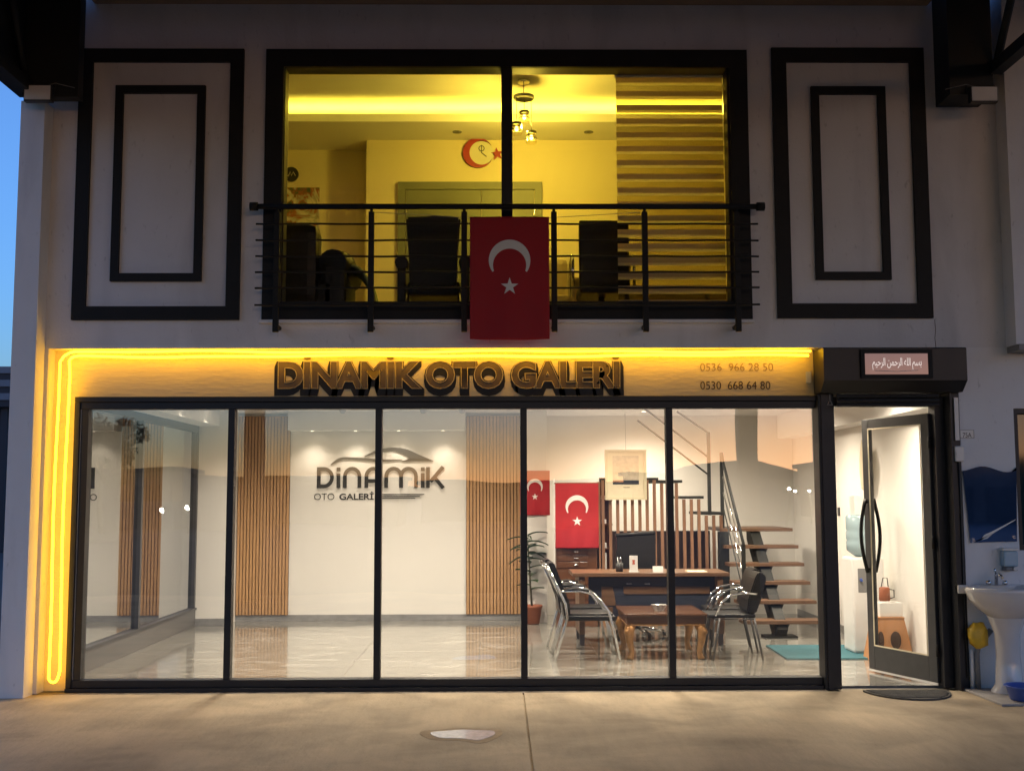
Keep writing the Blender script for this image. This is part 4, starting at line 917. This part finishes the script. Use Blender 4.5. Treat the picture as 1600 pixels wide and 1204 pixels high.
mb = MB(); mb.prism([(cxs+.14*math.cos(math.pi*k/8)*.35, .012+.05*math.sin(math.pi*k/8)) for k in range(9)], cys-.162, cys-.148); mb.build('arch_shade', dk, t)
B('top_plate', brown_pl, t, cxs-wt-.008, cxs+wt+.008, cys-.118, cys+.118, h+.005, h+.018, bev=.003)
t = thing('tissue_box', 'white box with cord standing on the step stool', 'box', (cxs, cys, .42)); MB().box(cxs-.10, cxs+.125, cys-.09, cys+.09, .419, .555, bev=.006).build('box', white_pl, t)
MB().tube([(cxs-.07, cys-.05, .556), (cxs, cys-.06, .562), (cxs+.06, cys-.05, .556)], .006, 6).build('cable', white_pl, t)
t = thing('red_kettle', 'small reddish brown pot with handle on top of the white box', 'pot', (cxs-.03, cys, .56)); MB().lathe([(.045, .564), (.055, .58), (.05, .69), (.04, .70)], cxs-.02, cys, 16).build('pot_body', terracotta, t)
MB().tube([(cxs+.03, cys, .68), (cxs+.075, cys, .67), (cxs+.075, cys, .60), (cxs+.035, cys, .59)], .006, 6).build('handle', dark_pl, t); MB().tube([(cxs-.05, cys, .70), (cxs-.03, cys, .79), (cxs+.01, cys, .79), (cxs+.02, cys, .70)], .005, 6).build('bail', dark_pl, t)
# right wall fittings
t = thing('intercom', 'wall mounted intercom with dark screen on the right inner wall', 'intercom', (4.05, 1.6, 1.6)); B('housing', white_pl, t, 4.03, 4.0595, 1.05, 1.17, 1.60, 1.98, bev=.006); B('screen', dark_pl, t, 4.026, 4.0295, 1.075, 1.15, 1.66, 1.93)
t = thing('light_switch', 'dark light switch on the right inner wall low beside the door', 'switch', (4.05, 1.3, 1.15)); B('plate', dark_pl, t, 4.048, 4.0595, 1.08, 1.21, 1.15, 1.23, bev=.003); B('rocker', grey_pl, t, 4.044, 4.0478, 1.10, 1.14, 1.165, 1.215); B('rocker', grey_pl, t, 4.044, 4.0478, 1.15, 1.19, 1.165, 1.215)
t = thing('light_switch', 'small dark switch on the wall behind the water bottle', 'switch', (4.05, 4.4, 1.35)); B('plate', dark_pl, t, 4.048, 4.0595, 3.95, 4.02, 1.36, 1.46, bev=.003)
t = thing('hanging_towel', 'cream towel hanging from a hook on the right inner wall', 'towel', (4.0, 2.6, 1.6)); mb = MB()
mb.grid(12, 18, lambda u, v: (3.99+.02*math.sin(u*14)*(.4+v), 2.75+.34*(u-.5)*(.35+.9*math.sin(math.pi*min(1, v*.8+.1))), 2.16-.52*v-.05*math.sin(u*5))); mb.build('cloth', cream_paper, t, solid=.006)
B('hook', chrome, t, 3.985, 4.0595, 2.74, 2.76, 2.155, 2.175)
# interior face of wall over the shopfront and door
B('lintel', int_wall, sr, -3.59, 4.06, .135, .16, 2.452, CZ-.001)

# ================================================================== CANOPY OVER THE FORECOURT
can = thing('forecourt_canopy', 'dark steel truss canopy roof over the forecourt', 'canopy', (0, -4.5, 0))
YE = -8.6
corr = mat('canopy sheet', (.07, .07, .068), .6, var=.25, scale=2)
mb = MB(); n = 240; prof = []
for k in range(n+1): prof.append((-4.5+13.5*k/n, 5.985+.018*(1 if (k//2) % 2 else -1)))
V0 = [mb.bm.verts.new((x, -.31, z)) for x, z in prof]; V1 = [mb.bm.verts.new((x, -20, z+.25)) for x, z in prof]  # unseen run behind the camera added to shade the upper wall and window
for k in range(n): mb.bm.faces.new((V0[k], V0[k+1], V1[k+1], V1[k]))
mb.build('roof_sheet', corr, can, solid=.003)
def truss(x, z0):
    z1 = 5.86
    B('bottom_chord', steel_dark, can, x-.05, x+.05, YE, -.43, z0-.05, z0+.05); B('top_chord', steel_dark, can, x-.05, x+.05, YE, -.43, z1-.05, z1+.05)
    n = 8; dy = (-.43-YE)/n
    for k in range(n):
        y = YE+dy*k; MB().bar((x, y, z0), (x, y+dy/2, z1), .05).build('diagonal', steel_dark, can); MB().bar((x, y+dy/2, z1), (x, y+dy, z0), .05).build('diagonal', steel_dark, can)
for x, w0, w1 in ((-3.92, -3.96, -3.50), (4.02, 3.80, 4.17)):
    truss(x if x < 0 else 4.19, 5.0 if x < 0 else 5.17)
    B('truss_end_plate', steel_dark, can, w0, w1, -.42, -.30 if x < 0 else -.102, 4.92 if x < 0 else 4.95, 5.95)
    B('column', mat('canopy column paint', (.16, .15, .14), .6), can, x-.14, x+.14, YE-.14, YE+.14, 0, 4.95)
for y in (-2.2, -4.3, -6.4, -8.4, -11, -13.5, -16, -18.5): B('purlin', steel_dark, can, -4.5, 9.0, y-.04, y+.04, 5.90, 5.955)
B('side_cladding', steel_dark, can, -4.03, -3.97, -19.9, -.301, 4.955, 5.975)
for x, lb in ((-3.80, 'unlit white floodlight under the left truss end'), (4.055, 'unlit white floodlight under the right truss end')):
    t = thing('floodlight', lb, 'floodlight', (x, -.46, 4.93), 'floodlights under the canopy'); fz = 0.
    s_ = MB().box(x-.115, x+.115, -.50, -.44, 4.855+fz, 4.995+fz, bev=.006).build('housing', dark_pl, t); B('lens', flood_lens, t, x-.105, x+.105, -.508, -.5005, 4.868+fz, 4.985+fz)
    MB().tube([(x-.12, -.46, 4.93+fz), (x-.12, -.43, 5.02+fz), (x+.12, -.43, 5.02+fz), (x+.12, -.46, 4.93+fz)], .006, 6).build('bracket', dark_pl, t)
    MB().tube([(x, -.43, 5.0), (x+(.12 if x < 0 else -.12), -.435, 5.03), (x+(.28 if x < 0 else -.3), -.435, 4.99)], .004, 5).build('cable', grey_pl, t)

# ================================================================== SURROUNDINGS
nb = thing('neighbouring_shed', 'dark shed with striped metal fascia beyond the left corner', 'building', (-19, 25, 0))
dkw = mat('dark shed wall', (.035, .037, .045), .7); B('wall', dkw, nb, -30, -14.3, 26, 34, -.02, 4.3)
for k in range(6): B('fascia_strip', mat('shed fascia metal', (.16, .18, .22), .4) if k % 2 else dkw, nb, -31, -14.0, 24.6-.05*(k % 2), 34.2, 4.3+.2*k, 4.3+.2*k+.199)
B('lintel', mat('pale shed lintel', (.55, .57, .60), .6), nb, -30, -14.25, 25.7, 25.999, 2.35, 2.75)
for x in (-16.2, -18.6, -21): B('shutter_door', mat('shed shutter', (.07, .075, .085), .5), nb, x-1.0, x+1.0, 25.9, 25.999, 0, 2.34)
for x in (-14.8, -17.4, -19.8): B('post', dkw, nb, x-.1, x+.1, 24.8, 25.0, 0, 4.3)
# things behind the camera, seen as reflections in the glass
hills = struct(MB().prism([(-700, -.5)]+[(-700+1400*k/60, 6+5*math.sin(k*.41)+3*math.sin(k*1.13+1)+2*math.sin(k*2.3)) for k in range(61)]+[(700, -.5)], -420, -400).build('hills', mat('far hill', (.06, .065, .07), .9)))
gw = [(-46, -30, 4.2), (-28, -19, 3.0), (-17.5, -6, 2.6), (-4.5, 6, 2.2), (8, 17, 2.7), (19, 33, 3.6)]
for k, (a, b, h) in enumerate(gw):
    t = thing('yard_building', '%s low building across the yard, seen only reflected' % ('first', 'second', 'third', 'fourth', 'fifth', 'sixth')[k], 'building', ((a+b)/2, -58, 0), 'low buildings across the yard')
    B('wall', mat('yard building wall', (.14, .13, .13), .8, var=.2, scale=.4), t, a, b, -64, -58, -.02, h); B('roof', dkw, t, a-.3, b+.3, -64.3, -57.6, h, h+.25)
    for q in range(int((b-a)//3)): B('shutter_door', MT['shed shutter'], t, a+.6+q*3, a+2.8+q*3, -57.99, -57.95, 0, min(2.1, h-.4))
for k, (x, y, h) in enumerate([(-16.8, -48, .9), (-15.7, -48.5, 1.1), (12.6, -48, 2.1), (14.1, -47, 1.9), (14.9, -49, 1.75), (15.5, -48, 1.85)]):
    t = thing('street_lamp', 'lit street lamp across the yard, %s from the left, seen only reflected' % ('first', 'second', 'third', 'fourth', 'fifth', 'sixth')[k], 'street lamp', (x, y, 0), 'street lamps across the yard')
    MB().tube([(x, y, 0), (x, y, h)], .05, 8).build('pole', steel_dark, t); MB().lathe([(.001, h-.02), (.07, h), (.085, h+.05), (.05, h+.12), (.001, h+.14)], x, y, 10).build('lamp_head', street_m, t)
def tree(label, x, y, H, rad, seed):
    rnd = random.Random(seed); t = thing('tree', label, 'tree', (x, y, 0), 'trees across the yard')
    br = [((x, y, 0), (x+.1, y, H*.45), .16, .1)]
    for k in range(6):
        a = k*1.05; br.append(((x+.1, y, H*(.35+.03*k)), (x+rad*.6*math.cos(a), y+rad*.6*math.sin(a), H*(.6+.06*(k % 3))), .07, .02))
    mb = MB()
    for a, b, r0, r1 in br: mb.tube([a, b], [r0, r1], 6)
    mb.build('trunk', stem_m, t)
    mb = MB()
    cl = [(x+rnd.gauss(0, rad*.45), y+rnd.gauss(0, rad*.45), H*.68+rnd.gauss(0, H*.13), rad*rnd.uniform(.2, .42)) for _ in range(22)]
    for _ in range(7000):
        c = rnd.choice(cl); d = Vector((rnd.gauss(0, 1), rnd.gauss(0, 1), rnd.gauss(0, .8))).normalized()*c[3]*rnd.uniform(.5, 1.05); p = Vector(c[:3])+d
        u = Vector((rnd.gauss(0, 1), rnd.gauss(0, 1), rnd.gauss(0, 1))).normalized()*.10; w = u.orthogonal().normalized()*.06
        mb.bm.faces.new([mb.bm.verts.new(p+q) for q in (u, w, -u, -w)])
    mb.build('crown', leaf, t)
tree('leafy tree across the yard at the far left, seen only reflected', -20.5, -50, 6.2, 1.9, 1)
